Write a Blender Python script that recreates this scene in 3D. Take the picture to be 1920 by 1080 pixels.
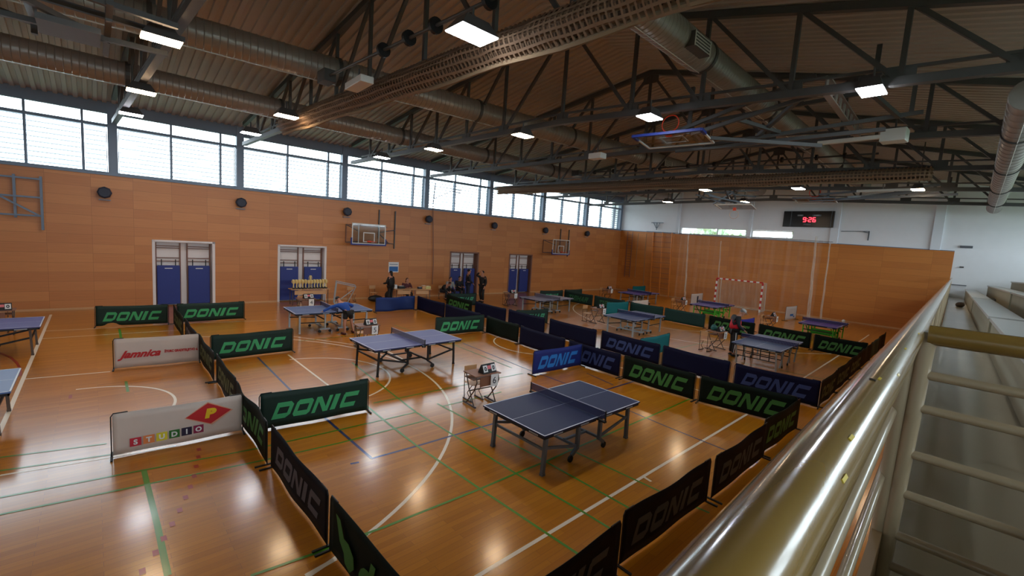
import bpy, bmesh, math, random
from mathutils import Vector, Matrix, noise
random.seed(7)
SC = bpy.context.scene
COL = SC.collection
for o in list(bpy.data.objects):
    bpy.data.objects.remove(o, do_unlink=True)

# ------------------------------------------------------------------ camera
EYE = Vector((0.0, 0.0, 3.75))
YAW, PITCH, ROLL, FOC = 0.8121943, -0.10765877, 0.06695995, 0.87002201
def cam_axes():
    ca, sa, cb, sb, cc, sc = (math.cos(YAW), math.sin(YAW), math.cos(PITCH), math.sin(PITCH), math.cos(ROLL), math.sin(ROLL))
    f = Vector((ca*cb, sa*cb, sb)); r = Vector((sa, -ca, 0)); u = r.cross(f)
    return r*cc + u*sc, -r*sc + u*cc, f
CR, CU, CF = cam_axes()
cam_data = bpy.data.cameras.new('camera')
cam_data.sensor_width = 36.0
cam_data.lens = 18.0*FOC
cam_data.clip_start = 0.02
cam_data.clip_end = 300
cam = bpy.data.objects.new('camera', cam_data)
COL.objects.link(cam)
m3 = Matrix((CR, CU, -CF)).transposed()
cam.matrix_world = Matrix.Translation(EYE) @ m3.to_4x4()
SC.camera = cam

# ------------------------------------------------------------------ world, daylight, exposure
W = bpy.data.worlds.new('overcast_sky')
SC.world = W
W.use_nodes = True
bg = W.node_tree.nodes['Background']
bg.inputs[0].default_value = (0.86, 0.94, 1.0, 1)
bg.inputs[1].default_value = 6.5
SC.view_settings.view_transform = 'Standard'
SC.view_settings.look = 'None'
SC.view_settings.gamma = 1.0
SC.view_settings.use_curve_mapping = False
SC.view_settings.exposure = 0.32
LAMP_EMIT = 60.0

def day_portal(name, loc, rot, sx, sy):
    ld = bpy.data.lights.new(name, 'AREA'); ld.shape = 'RECTANGLE'; ld.size = sx; ld.size_y = sy
    ld.cycles.is_portal = True
    ob = bpy.data.objects.new(name, ld); ob.location = loc; ob.rotation_euler = rot; COL.objects.link(ob)
WALL_A = 0.034   # window wall turned off square to fit image pixels; runs along  y = 23.5 - 0.034 x
YAWW = -math.atan(WALL_A)
day_portal('daylight_portal', (14, 23.5-WALL_A*14+0.5, 6.4), (math.pi/2, 0, YAWW+math.pi), 44, 2.6)
day_portal('daylight_portal', (15, -5.4, 5.6), (math.pi/2, 0, 0), 44, 3.0)

# ------------------------------------------------------------------ picking points of the place from the photograph
def ray(px, py):
    return CF + CR*((px-960)/960/FOC) - CU*((py-540)/960/FOC)
def at(px, py, z=0.0):
    d = ray(px, py); t = (z-EYE.z)/d.z
    return EYE + d*t
def on(px, py, n, c):
    d = ray(px, py); n = Vector(n); t = (c-n.dot(EYE))/n.dot(d)
    return EYE + d*t
def onw(px, py, off=0.0):       # on the window wall, off metres in front of it
    return on(px, py, (WALL_A, 1, 0), 23.5-off)
def one(px, py, off=0.0):       # on the end wall
    return on(px, py, (1, .05, 0), 35.02-off)
def wl(x, z, off=0.0):
    return Vector((x, 23.5-WALL_A*x-off, z))
def el(y, z, off=0.0):  # end wall slanted off square to fit pixel positions in the image
    return Vector((35.02-.05*y-off, y, z))
def tr(x0, y, z):               # on a truss plane, slanted off square to match the image, that meets the window wall at x0
    return Vector((x0+1.13-.05*y, y, z))
def rt(x, y, z):                # balcony side, sheared sideways and downward with distance to fit image pixels
    return Vector((x, y+.035*x, z-.0108*x))

# ------------------------------------------------------------------ materials
def lin(c):
    return tuple((x/12.92 if x <= .04045 else ((x+.055)/1.055)**2.4) for x in c)
def mat(name, c, rough=.5, metal=0.0, var=0.0, scale=8.0, bump=0.0, coat=0.0, emit=0.0, trans=0.0, srgb=True):
    m = bpy.data.materials.new(name); m.use_nodes = True
    nt = m.node_tree; b = nt.nodes['Principled BSDF']
    c = lin(c) if srgb else c
    b.inputs['Base Color'].default_value = (*c, 1)
    b.inputs['Roughness'].default_value = rough
    b.inputs['Metallic'].default_value = metal
    if coat: 
        b.inputs['Coat Weight'].default_value = coat; b.inputs['Coat Roughness'].default_value = .12
    if emit:
        b.inputs['Emission Color'].default_value = (*c, 1); b.inputs['Emission Strength'].default_value = emit
    tc = nt.nodes.new('ShaderNodeTexCoord'); nz = nt.nodes.new('ShaderNodeTexNoise')
    nz.inputs['Scale'].default_value = scale; nz.inputs['Detail'].default_value = 4
    nt.links.new(tc.outputs['Object'], nz.inputs['Vector'])
    if var and not emit:
        mx = nt.nodes.new('ShaderNodeMix'); mx.data_type = 'RGBA'
        mx.inputs['A'].default_value = (*[x*(1-var) for x in c], 1); mx.inputs['B'].default_value = (*[min(1, x*(1+var)) for x in c], 1)
        nt.links.new(nz.outputs['Fac'], mx.inputs['Factor']); nt.links.new(mx.outputs['Result'], b.inputs['Base Color'])
    if bump:
        bp = nt.nodes.new('ShaderNodeBump'); bp.inputs['Strength'].default_value = bump; bp.inputs['Distance'].default_value = .01
        nt.links.new(nz.outputs['Fac'], bp.inputs['Height']); nt.links.new(bp.outputs['Normal'], b.inputs['Normal'])
    if trans:
        tl = nt.nodes.new('ShaderNodeBsdfTranslucent'); tl.inputs[0].default_value = (*[min(1, x*1.6) for x in c], 1)
        ms = nt.nodes.new('ShaderNodeMixShader'); ms.inputs[0].default_value = trans
        out = nt.nodes['Material Output']
        nt.links.new(b.outputs[0], ms.inputs[1]); nt.links.new(tl.outputs[0], ms.inputs[2]); nt.links.new(ms.outputs[0], out.inputs[0])
    return m

def wood_floor():
    m = bpy.data.materials.new('parquet'); m.use_nodes = True; nt = m.node_tree; N = nt.nodes; L = nt.links
    b = N['Principled BSDF']; tc = N.new('ShaderNodeTexCoord')
    br = N.new('ShaderNodeTexBrick'); br.inputs['Scale'].default_value = 1.0
    br.inputs['Brick Width'].default_value = 1.1; br.inputs['Row Height'].default_value = .09
    br.inputs['Mortar Size'].default_value = .002; br.inputs['Bias'].default_value = 0
    br.inputs['Color1'].default_value = (*lin((.70, .43, .08)), 1); br.inputs['Color2'].default_value = (*lin((.80, .52, .12)), 1)
    br.inputs['Mortar'].default_value = (*lin((.55, .34, .16)), 1)
    L.new(tc.outputs['Object'], br.inputs['Vector'])
    nz = N.new('ShaderNodeTexNoise'); nz.inputs['Scale'].default_value = .35; nz.inputs['Detail'].default_value = 3
    L.new(tc.outputs['Object'], nz.inputs['Vector'])
    mp = N.new('ShaderNodeMapping'); mp.inputs['Scale'].default_value = (1.5, 30, 1); L.new(tc.outputs['Object'], mp.inputs[0])
    n2 = N.new('ShaderNodeTexNoise'); n2.inputs['Scale'].default_value = 1.0; n2.inputs['Detail'].default_value = 5; L.new(mp.outputs[0], n2.inputs['Vector'])
    mx = N.new('ShaderNodeMix'); mx.data_type = 'RGBA'; mx.blend_type = 'MULTIPLY'; mx.inputs['Factor'].default_value = .3
    L.new(br.outputs['Color'], mx.inputs['A']); L.new(n2.outputs['Fac'], mx.inputs['B'])
    mz = N.new('ShaderNodeMix'); mz.data_type = 'RGBA'; mz.blend_type = 'MIX'
    L.new(nz.outputs['Fac'], mz.inputs['Factor']); L.new(mx.outputs['Result'], mz.inputs['A'])
    mz.inputs['B'].default_value = (*lin((.78, .48, .07)), 1)
    sc = N.new('ShaderNodeMath'); sc.operation = 'MULTIPLY'; sc.inputs[1].default_value = .5; L.new(nz.outputs['Fac'], sc.inputs[0]); L.new(sc.outputs[0], mz.inputs['Factor'])
    L.new(mz.outputs['Result'], b.inputs['Base Color'])
    b.inputs['Roughness'].default_value = .28
    b.inputs['Coat Weight'].default_value = .6; b.inputs['Coat Roughness'].default_value = .15
    b.inputs['Specular IOR Level'].default_value = .2
    return m

def wood_panel(name, c1, c2, ax=0, bw=1.9, rh=.42):
    """veneered wall boards; ax 0 runs along x, 1 along y"""
    m = bpy.data.materials.new(name); m.use_nodes = True; nt = m.node_tree; N = nt.nodes; L = nt.links
    b = N['Principled BSDF']; tc = N.new('ShaderNodeTexCoord'); sp = N.new('ShaderNodeSeparateXYZ'); cb = N.new('ShaderNodeCombineXYZ')
    L.new(tc.outputs['Object'], sp.inputs[0]); L.new(sp.outputs[ax], cb.inputs[0]); L.new(sp.outputs[2], cb.inputs[1])
    br = N.new('ShaderNodeTexBrick'); br.inputs['Scale'].default_value = 1; br.inputs['Brick Width'].default_value = bw; br.inputs['Row Height'].default_value = rh
    br.inputs['Mortar Size'].default_value = .004; br.offset = 0.0; br.inputs['Bias'].default_value = -.1
    br.inputs['Color1'].default_value = (*lin(c1), 1); br.inputs['Color2'].default_value = (*lin(c2), 1)
    br.inputs['Mortar'].default_value = (*lin([x*.8 for x in c1]), 1)
    L.new(cb.outputs[0], br.inputs['Vector'])
    mp = N.new('ShaderNodeMapping'); mp.inputs['Scale'].default_value = (1.2, 40, 1); L.new(cb.outputs[0], mp.inputs[0])
    n2 = N.new('ShaderNodeTexNoise'); n2.inputs['Scale'].default_value = 1; n2.inputs['Detail'].default_value = 6; L.new(mp.outputs[0], n2.inputs['Vector'])
    rp = N.new('ShaderNodeMapRange'); rp.inputs['To Min'].default_value = .82; rp.inputs['To Max'].default_value = 1.12; L.new(n2.outputs['Fac'], rp.inputs[0])
    mx = N.new('ShaderNodeMix'); mx.data_type = 'RGBA'; mx.blend_type = 'MULTIPLY'; mx.inputs['Factor'].default_value = 1
    L.new(br.outputs['Color'], mx.inputs['A']); L.new(rp.outputs[0], mx.inputs['B']); L.new(mx.outputs['Result'], b.inputs['Base Color'])
    b.inputs['Roughness'].default_value = .42
    return m

def net_mat(name, c, cell=.1, wire=.22, horiz=0):
    m = bpy.data.materials.new(name); m.use_nodes = True; nt = m.node_tree; N = nt.nodes; L = nt.links
    b = N['Principled BSDF']; b.inputs['Base Color'].default_value = (*lin(c), 1); b.inputs['Roughness'].default_value = .8
    tc = N.new('ShaderNodeTexCoord'); sp = N.new('ShaderNodeSeparateXYZ'); L.new(tc.outputs['Object'], sp.inputs[0])
    last = None
    for ax in (horiz, 2):
        mu = N.new('ShaderNodeMath'); mu.operation = 'DIVIDE'; mu.inputs[1].default_value = cell; L.new(sp.outputs[ax], mu.inputs[0])
        fr = N.new('ShaderNodeMath'); fr.operation = 'FRACT'; L.new(mu.outputs[0], fr.inputs[0])
        lt = N.new('ShaderNodeMath'); lt.operation = 'LESS_THAN'; lt.inputs[1].default_value = wire; L.new(fr.outputs[0], lt.inputs[0])
        if last:
            mm = N.new('ShaderNodeMath'); mm.operation = 'MAXIMUM'; L.new(last.outputs[0], mm.inputs[0]); L.new(lt.outputs[0], mm.inputs[1]); last = mm
        else: last = lt
    tp = N.new('ShaderNodeBsdfTransparent'); ms = N.new('ShaderNodeMixShader')
    L.new(last.outputs[0], ms.inputs[0]); L.new(tp.outputs[0], ms.inputs[1]); L.new(b.outputs[0], ms.inputs[2])
    L.new(ms.outputs[0], N['Material Output'].inputs[0])
    return m
def veil_mat(name, c, lo, hi, scale=5.0):
    m = bpy.data.materials.new(name); m.use_nodes = True; nt = m.node_tree; N = nt.nodes; L = nt.links
    b = N['Principled BSDF']; b.inputs['Base Color'].default_value = (*lin(c), 1); b.inputs['Roughness'].default_value = .9
    tc = N.new('ShaderNodeTexCoord'); mp = N.new('ShaderNodeMapping'); mp.inputs['Scale'].default_value = (scale, scale, .05)
    nz = N.new('ShaderNodeTexNoise'); nz.inputs['Scale'].default_value = 1; nz.inputs['Detail'].default_value = 3
    mr = N.new('ShaderNodeMapRange'); mr.inputs['From Min'].default_value = .35; mr.inputs['From Max'].default_value = .7; mr.inputs['To Min'].default_value = lo; mr.inputs['To Max'].default_value = hi
    L.new(tc.outputs['Object'], mp.inputs[0]); L.new(mp.outputs[0], nz.inputs['Vector']); L.new(nz.outputs['Fac'], mr.inputs[0])
    tp = N.new('ShaderNodeBsdfTransparent'); ms = N.new('ShaderNodeMixShader')
    L.new(mr.outputs[0], ms.inputs[0]); L.new(tp.outputs[0], ms.inputs[1]); L.new(b.outputs[0], ms.inputs[2]); L.new(ms.outputs[0], N['Material Output'].inputs[0])
    return m
def glass_mat(name, tint=(.95, .98, 1.0), gloss=.12):
    m = bpy.data.materials.new(name); m.use_nodes = True; nt = m.node_tree; N = nt.nodes; L = nt.links
    tp = N.new('ShaderNodeBsdfTransparent'); tp.inputs[0].default_value = (*tint, 1)
    gl = N.new('ShaderNodeBsdfGlossy'); gl.inputs['Roughness'].default_value = .05
    ms = N.new('ShaderNodeMixShader'); ms.inputs[0].default_value = gloss
    L.new(tp.outputs[0], ms.inputs[1]); L.new(gl.outputs[0], ms.inputs[2]); L.new(ms.outputs[0], N['Material Output'].inputs[0])
    return m
def emit_mat(name, c, s):
    m = bpy.data.materials.new(name); m.use_nodes = True; nt = m.node_tree
    e = nt.nodes.new('ShaderNodeEmission'); e.inputs[0].default_value = (*c, 1); e.inputs[1].default_value = s
    nt.links.new(e.outputs[0], nt.nodes['Material Output'].inputs[0]); return m

M = {}
M['floor'] = wood_floor()
M['white_line'] = mat('white_line_paint', (.93, .88, .80), .35, coat=.3)
M['green_line'] = mat('green_line_paint', (.26, .52, .05), .35, coat=.3)
M['blue_line'] = mat('blue_line_paint', (.13, .16, .38), .35, coat=.3)
M['red_line'] = mat('red_line_paint', (.60, .12, .04), .35, coat=.3)
M['wall_wood'] = wood_panel('window_wall_veneer', (.73, .46, .25), (.79, .52, .29), 0, 1.22, .36)
M['end_wood'] = wood_panel('end_wall_veneer', (.74, .45, .18), (.80, .51, .22), 1, 2.2, .36)
M['plaster'] = mat('white_plaster', (.90, .91, .92), .9, var=.03, scale=3)
M['plaster_trim'] = mat('pilaster_plaster', (.86, .88, .90), .9)
M['roof'] = mat('corrugated_steel_roof', (.68, .64, .60), .5, metal=.1, var=.06, scale=2)
M['steel'] = mat('dark_painted_steel', (.31, .31, .31), .5, metal=.2, var=.08, scale=4)
M['steel_blue'] = mat('blue_grey_window_steel', (.44, .50, .57), .5)
M['duct'] = mat('galvanised_duct', (.60, .58, .56), .38, metal=.4, var=.08, scale=3)
M['duct_rib'] = mat('duct_seam', (.62, .60, .58), .4, metal=.4)
M['white_metal'] = mat('white_enamel', (.80, .80, .78), .45)
M['grey_metal'] = mat('grey_powder_coat', (.38, .41, .44), .45, metal=.3)
M['silver'] = mat('silver_frame', (.66, .70, .73), .35, metal=.5)
M['black'] = mat('black_plastic', (.05, .05, .06), .55)
M['black_gloss'] = mat('black_scoreboard', (.03, .03, .035), .25)
M['green_frame'] = mat('green_frame_paint', (.25, .72, .18), .45)
M['concrete'] = mat('walkway_concrete', (.74, .71, .62), .2, var=.12, scale=1.5, bump=.05)
M['bench_top'] = mat('bench_top_grey_boards', (.72, .73, .72), .4, var=.05, scale=3)
M['bench_side'] = mat('bench_riser_concrete', (.60, .58, .50), .7, var=.08, scale=2)
M['rail'] = mat('beige_enamel_pipe', (.50, .39, .18), .24, coat=.9, var=.08, scale=12, bump=.12)
M['rail2'] = mat('pale_enamel_tube', (.62, .55, .44), .28, coat=.7, var=.05, scale=9)
M['glass'] = glass_mat('window_glass', (.94, .98, 1.0), .06)
M['board_glass'] = glass_mat('backboard_glass', (.80, .84, .86), .12)
M['louvre'] = mat('aluminium_louvre', (.50, .55, .58), .5, metal=.2)
M['net'] = net_mat('rolled_netting', (.50, .40, .31), .11, .30, 1)
M['net_fine'] = veil_mat('protective_netting', (.85, .80, .74), .02, .14, 4)
M['net_gather'] = veil_mat('gathered_netting', (.90, .87, .82), .15, .5, 20)
M['goal_net'] = net_mat('goal_netting', (.86, .84, .80), .10, .12, 1)
M['lamp_white'] = emit_mat('cool_floodlight', (.88, .93, 1.0), LAMP_EMIT)
M['lamp_warm'] = emit_mat('warm_floodlight', (1.0, .72, .45), LAMP_EMIT)
M['lamp_case'] = mat('grey_lamp_case', (.28, .27, .27), .5)
M['red_led'] = emit_mat('red_led', (1.0, .03, .05), 4.0)
M['mat_blue'] = mat('blue_gym_mat', (.12, .19, .48), .5, var=.06, scale=3)
M['ladder_wood'] = mat('wall_bar_wood', (.50, .34, .28), .5)
M['niche'] = mat('niche_plaster', (.88, .85, .84), .8)
M['birch'] = mat('birch_plywood', (.78, .60, .42), .45, var=.08, scale=6)
M['desk_wood'] = mat('desk_laminate', (.52, .35, .27), .55, var=.06, scale=6)
M['desk_tube'] = mat('brown_steel_tube', (.34, .29, .26), .4, metal=.4)
M['paper'] = mat('white_paper', (.88, .88, .88), .8)
M['ink'] = mat('dark_ink', (.12, .13, .20), .8)
M['blue_ink'] = mat('blue_print', (.20, .42, .66), .7)
M['red_ink'] = mat('red_print', (.72, .12, .14), .7)
M['pink'] = mat('pink_card', (.85, .45, .48), .7)
M['gold'] = mat('gold_metal', (.96, .88, .62), .3, metal=.5)
M['marble'] = mat('trophy_base_stone', (.10, .09, .09), .3)
M['orange'] = mat('orange_rim_paint', (.85, .25, .12), .4)
M['ladder_rail'] = mat('climbing_frame_wood', (.80, .48, .18), .45)
M['speaker'] = mat('speaker_grille', (.16, .18, .24), .6)
M['skin'] = mat('skin', (.72, .50, .40), .6)
M['hair'] = mat('dark_hair', (.07, .05, .04), .7)
M['hair_brown'] = mat('brown_hair', (.26, .14, .09), .7)
M['leaf'] = mat('pale_leaves', (.60, .70, .55), .8, var=.3, scale=4)
M['rubber'] = mat('tyre_rubber', (.08, .08, .08), .7)

# ------------------------------------------------------------------ mesh collector
class MB:
    def __init__(s): s.v = []; s.f = []; s.m = []
    def add(s, vs, fs, mi=0):
        n = len(s.v); s.v += [tuple(v) for v in vs]; s.f += [tuple(i+n for i in f) for f in fs]; s.m += [mi]*len(fs); return s
    def box(s, c, d, mi=0, R=None):
        c = Vector(c); hx, hy, hz = d[0]/2, d[1]/2, d[2]/2
        vs = [Vector((x, y, z)) for x in (-hx, hx) for y in (-hy, hy) for z in (-hz, hz)]
        if R is not None: vs = [R @ v for v in vs]
        return s.add([c+v for v in vs], [(0, 1, 3, 2), (4, 6, 7, 5), (0, 4, 5, 1), (2, 3, 7, 6), (0, 2, 6, 4), (1, 5, 7, 3)], mi)
    def bar(s, a, b, w, h=None, mi=0, up=(0, 0, 1)):
        a = Vector(a); b = Vector(b); h = h or w; d = (b-a)
        if d.length < 1e-6: return s
        d.normalize(); u = Vector(up)
        if abs(d.dot(u)) > .98: u = Vector((0, 1, 0)) if abs(d.y) < .9 else Vector((1, 0, 0))
        x = d.cross(u).normalized(); y = x.cross(d).normalized()
        vs = [p + x*(sx*w/2) + y*(sy*h/2) for p in (a, b) for sx, sy in ((-1, -1), (1, -1), (1, 1), (-1, 1))]
        return s.add(vs, [(3, 2, 1, 0), (4, 5, 6, 7), (0, 1, 5, 4), (1, 2, 6, 5), (2, 3, 7, 6), (3, 0, 4, 7)], mi)
    def tube(s, pts, r, n=8, mi=0, caps=True):
        pts = [Vector(p) for p in pts]; rs = r if isinstance(r, (list, tuple)) else [r]*len(pts)
        base = len(s.v); prev = None; rings = []
        for i, p in enumerate(pts):
            t = (pts[min(i+1, len(pts)-1)]-pts[max(i-1, 0)]).normalized()
            if prev is None:
                u = Vector((0, 0, 1)) if abs(t.z) < .9 else Vector((1, 0, 0)); x = t.cross(u).normalized()
            else: x = (prev - t*prev.dot(t)).normalized()
            prev = x; y = t.cross(x)
            rings.append([p + x*(rs[i]*math.cos(2*math.pi*k/n)) + y*(rs[i]*math.sin(2*math.pi*k/n)) for k in range(n)])
        vs = [v for R_ in rings for v in R_]; fs = []
        for i in range(len(pts)-1):
            for k in range(n):
                k2 = (k+1) % n; fs.append((i*n+k, i*n+k2, (i+1)*n+k2, (i+1)*n+k))
        if caps: fs.append(tuple(range(n-1, -1, -1))); fs.append(tuple((len(pts)-1)*n+k for k in range(n)))
        return s.add(vs, fs, mi)
    def ell(s, c, r, n=12, m=8, mi=0, R=None):
        c = Vector(c); vs = [Vector((0, 0, r[2]))]; fs = []
        for i in range(1, m):
            th = math.pi*i/m
            for k in range(n):
                ph = 2*math.pi*k/n; vs.append(Vector((r[0]*math.sin(th)*math.cos(ph), r[1]*math.sin(th)*math.sin(ph), r[2]*math.cos(th))))
        vs.append(Vector((0, 0, -r[2])))
        for k in range(n):
            fs.append((0, 1+k, 1+(k+1) % n)); e = 1+(m-2)*n; fs.append((len(vs)-1, e+(k+1) % n, e+k))
        for i in range(m-2):
            for k in range(n):
                a = 1+i*n+k; b_ = 1+i*n+(k+1) % n; fs.append((a, a+n, b_+n, b_))
        if R is not None: vs = [R @ v for v in vs]
        return s.add([c+v for v in vs], fs, mi)
    def lathe(s, prof, c=(0, 0, 0), n=16, mi=0):
        c = Vector(c); vs = []; fs = []
        for r, z in prof:
            for k in range(n): vs.append(c+Vector((r*math.cos(2*math.pi*k/n), r*math.sin(2*math.pi*k/n), z)))
        for i in range(len(prof)-1):
            for k in range(n): k2 = (k+1) % n; fs.append((i*n+k, i*n+k2, (i+1)*n+k2, (i+1)*n+k))
        return s.add(vs, fs, mi)
    def disc(s, c, ax, r, t, n=16, mi=0):
        ax = Vector(ax).normalized(); return s.tube([Vector(c)-ax*t/2, Vector(c)+ax*t/2], r, n, mi)
    def prism(s, poly, d, mi=0):
        """poly: list of Vectors, extruded by vector d"""
        n = len(poly); d = Vector(d); vs = [Vector(p) for p in poly]+[Vector(p)+d for p in poly]
        fs = [tuple(range(n-1, -1, -1)), tuple(range(n, 2*n))]+[(i, (i+1) % n, n+(i+1) % n, n+i) for i in range(n)]
        return s.add(vs, fs, mi)
    def build(s, name, mats, parent=None, smooth=False, bevel=0.0):
        me = bpy.data.meshes.new(name); me.from_pydata(s.v, [], s.f)
        if not isinstance(mats, (list, tuple)): mats = [mats]
        for m in mats: me.materials.append(m)
        for p, i in zip(me.polygons, s.m): p.material_index = i
        bm = bmesh.new(); bm.from_mesh(me); bmesh.ops.recalc_face_normals(bm, faces=bm.faces)
        if bevel:
            try: bmesh.ops.bevel(bm, geom=[e for e in bm.edges if len(e.link_faces) == 2 and e.calc_face_angle(0) > .6], offset=bevel, segments=2, profile=.6, affect='EDGES')
            except Exception: pass
        bm.to_mesh(me); bm.free()
        if smooth:
            for p in me.polygons: p.use_smooth = True
            try: me.set_sharp_from_angle(angle=math.radians(40))
            except Exception: pass
        me.update()
        ob = bpy.data.objects.new(name, me); COL.objects.link(ob)
        if parent: ob.parent = parent
        return ob
def tag(o, label=None, cat=None, group=None, kind=None):
    if label: o['label'] = label
    if cat: o['category'] = cat
    if group: o['group'] = group
    if kind: o['kind'] = kind
    return o
def empty(name, loc=(0, 0, 0), rz=0.0, label=None, cat=None, group=None):
    o = bpy.data.objects.new(name, None); o.empty_display_size = .1; COL.objects.link(o)
    o.location = loc; o.rotation_euler = (0, 0, rz); return tag(o, label, cat, group)
def copy_tree(o, parent=None):
    c = o.copy(); COL.objects.link(c)
    if parent: c.parent = parent
    for ch in [x for x in bpy.data.objects if x.parent == o]: copy_tree(ch, c)
    return c
def struct(o): o['kind'] = 'structure'; return o

def text_mb(s, size, xf, thick=.003, shear=0.0, bold=0.0, align='CENTER', width=None, height=None):
    """text outline -> MB, letters run along x and up z, facing -y; xf(v) maps local to final"""
    cu = bpy.data.curves.new('txt', 'FONT'); cu.body = s; cu.size = size; cu.align_x = align; cu.align_y = 'CENTER'
    cu.shear = shear; cu.offset = bold; cu.extrude = thick/2; cu.resolution_u = 3
    ob = bpy.data.objects.new('txt', cu); COL.objects.link(ob)
    dg = bpy.context.evaluated_depsgraph_get(); me = bpy.data.meshes.new_from_object(ob.evaluated_get(dg))
    vs = [Vector((v.co.x, -v.co.z, v.co.y)) for v in me.vertices]
    if vs and (width or height):
        x0, x1 = min(v.x for v in vs), max(v.x for v in vs); z0, z1 = min(v.z for v in vs), max(v.z for v in vs)
        kx = width/(x1-x0) if width else 1; kz = height/(z1-z0) if height else kx
        if not width: kx = kz
        for v in vs: v.x = (v.x-(x0+x1)/2)*kx; v.z = (v.z-(z0+z1)/2)*kz
    fs = [tuple(p.vertices) for p in me.polygons]
    bpy.data.objects.remove(ob); bpy.data.meshes.remove(me); bpy.data.curves.remove(cu)
    mb = MB(); mb.add([xf(v) for v in vs], fs); return mb

# block capitals for the banners: strokes on a 1.0 x 0.72 cell
def chunky(word, w, h, xf, shear=.38, th=.30):
    D = {}
    def rc(x0, z0, x1, z1): return [(x0, z0), (x1, z0), (x1, z1), (x0, z1)]
    t = th; u = t*.72
    D['D'] = [rc(0, 0, u, 1), rc(u, 0, .78, t), rc(u, 1-t, .78, 1), [(.78, 0), (1, .2), (1, .8), (.78, 1), (1-u, 1-t), (1-u, t)], ]
    D['O'] = [[(0, .15), (.12, 0), (.12+u*.6, 0), (u, t), (u, 1-t), (u*.9, 1), (.12, 1), (0, .85)], rc(.15, 0, .85, t), rc(.15, 1-t, .85, 1), [(1-u, t), (.85, 0), (1, .15), (1, .85), (.85, 1), (1-u, 1-t)]]
    D['N'] = [rc(0, 0, u, 1), rc(1-u, 0, 1, 1), [(0, 1), (u+.08, 1), (1, 0), (1-u-.08, 0)]]
    D['I'] = [rc(.3, 0, .3+u*1.3, 1)]
    D['C'] = [rc(0, .12, u, .88), rc(0.05, 0, 1, t), rc(0.05, 1-t, 1, 1)]
    D['T'] = [rc(0, 1-t, 1, 1), rc(.5-u/2, 0, .5+u/2, 1-t)]
    D['B'] = [rc(0, 0, u, 1), rc(u, 0, .9, t*.8), rc(u, 1-t*.8, .9, 1), rc(u, .5-t*.35, .9, .5+t*.35), rc(1-u, .08, 1, .46), rc(1-u, .54, 1, .92)]
    D['H'] = [rc(0, 0, u, 1), rc(1-u, 0, 1, 1), rc(u, .5-t/2, 1-u, .5+t/2)]
    D['A'] = [[(0, 0), (u, 0), (.5+.04, .8), (.5+.12, 1), (.38, 1)], [(1, 0), (1-u, 0), (.46, .8), (.38, 1), (.62, 1)], rc(.28, .22, .72, .22+t*.8)]
    D['R'] = [rc(0, 0, u, 1), rc(u, 1-t*.8, .95, 1), rc(u, .42, .95, .42+t*.8), rc(1-u, .5, 1, .95), [(.45, .42), (.45+u, .42), (1, 0), (1-u*1.1, 0)]]
    n = len(word); ws = [.45 if c == 'I' else 1.0 for c in word]; gap = .16
    tot = sum(ws)+gap*(n-1); k = (w-shear*h)/tot; mb = MB(); x = -w/2
    for i, c in enumerate(word):
        for poly in D[c]:
            pts = [((x + (px*ws[i] if c != 'I' else (px-.3)*1.2)*k + shear*h*pz), (pz-.5)*h) for px, pz in poly]
            mb.add([xf(Vector((a, 0, b))) for a, b in pts]+[xf(Vector((a, -.003, b))) for a, b in pts],
                   [tuple(range(len(pts))), tuple(range(2*len(pts)-1, len(pts)-1, -1))]+[(j, (j+1) % len(pts), len(pts)+(j+1) % len(pts), len(pts)+j) for j in range(len(pts))])
        x += (ws[i]+gap)*k
    return mb

# ================================================================== THE ROOM
def wbox(mb, x0, x1, z0, z1, o0, o1, mi=0):
    P = [wl(x, z, o) for x in (x0, x1) for o in (o0, o1) for z in (z0, z1)]
    return mb.add(P, [(0, 1, 3, 2), (4, 6, 7, 5), (0, 4, 5, 1), (2, 3, 7, 6), (0, 2, 6, 4), (1, 5, 7, 3)], mi)
def ebox(mb, y0, y1, z0, z1, o0, o1, mi=0, z0b=None, z1b=None):
    z0b = z0 if z0b is None else z0b; z1b = z1 if z1b is None else z1b
    P = [el(y0, z0, o0), el(y0, z1, o0), el(y0, z0, o1), el(y0, z1, o1), el(y1, z0b, o0), el(y1, z1b, o0), el(y1, z0b, o1), el(y1, z1b, o1)]
    return mb.add(P, [(0, 1, 3, 2), (4, 6, 7, 5), (0, 4, 5, 1), (2, 3, 7, 6), (0, 2, 6, 4), (1, 5, 7, 3)], mi)
def rbox(mb, x0, x1, y0, y1, z0, z1, mi=0):
    P = [rt(x, y, z) for x in (x0, x1) for y in (y0, y1) for z in (z0, z1)]
    return mb.add(P, [(0, 1, 3, 2), (4, 6, 7, 5), (0, 4, 5, 1), (2, 3, 7, 6), (0, 2, 6, 4), (1, 5, 7, 3)], mi)

# ---- floor with its painted court lines
fl = MB()
fl.add([(-10, -7, 0), (36, -7, 0), (36, 24.2, 0), (-10, 24.2, 0), (-10, -7, -.2), (36, -7, -.2), (36, 24.2, -.2), (-10, 24.2, -.2)],
       [(0, 1, 2, 3), (7, 6, 5, 4), (0, 4, 5, 1), (1, 5, 6, 2), (2, 6, 7, 3), (3, 7, 4, 0)])
_lz = [0.002]
def line(pts, w, mi):
    _lz[0] += .00005
    pts = [Vector((p[0], p[1], _lz[0])) for p in pts]; vs = []
    for i, p in enumerate(pts):
        t = (pts[min(i+1, len(pts)-1)]-pts[max(i-1, 0)]).normalized(); nrm = Vector((-t.y, t.x, 0))*w/2
        vs += [p+nrm, p-nrm]
    fl.add(vs, [(2*i, 2*i+1, 2*i+3, 2*i+2) for i in range(len(pts)-1)], mi)
def pl(pxs, w, mi): line([at(*p) for p in pxs], w, mi)
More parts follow.
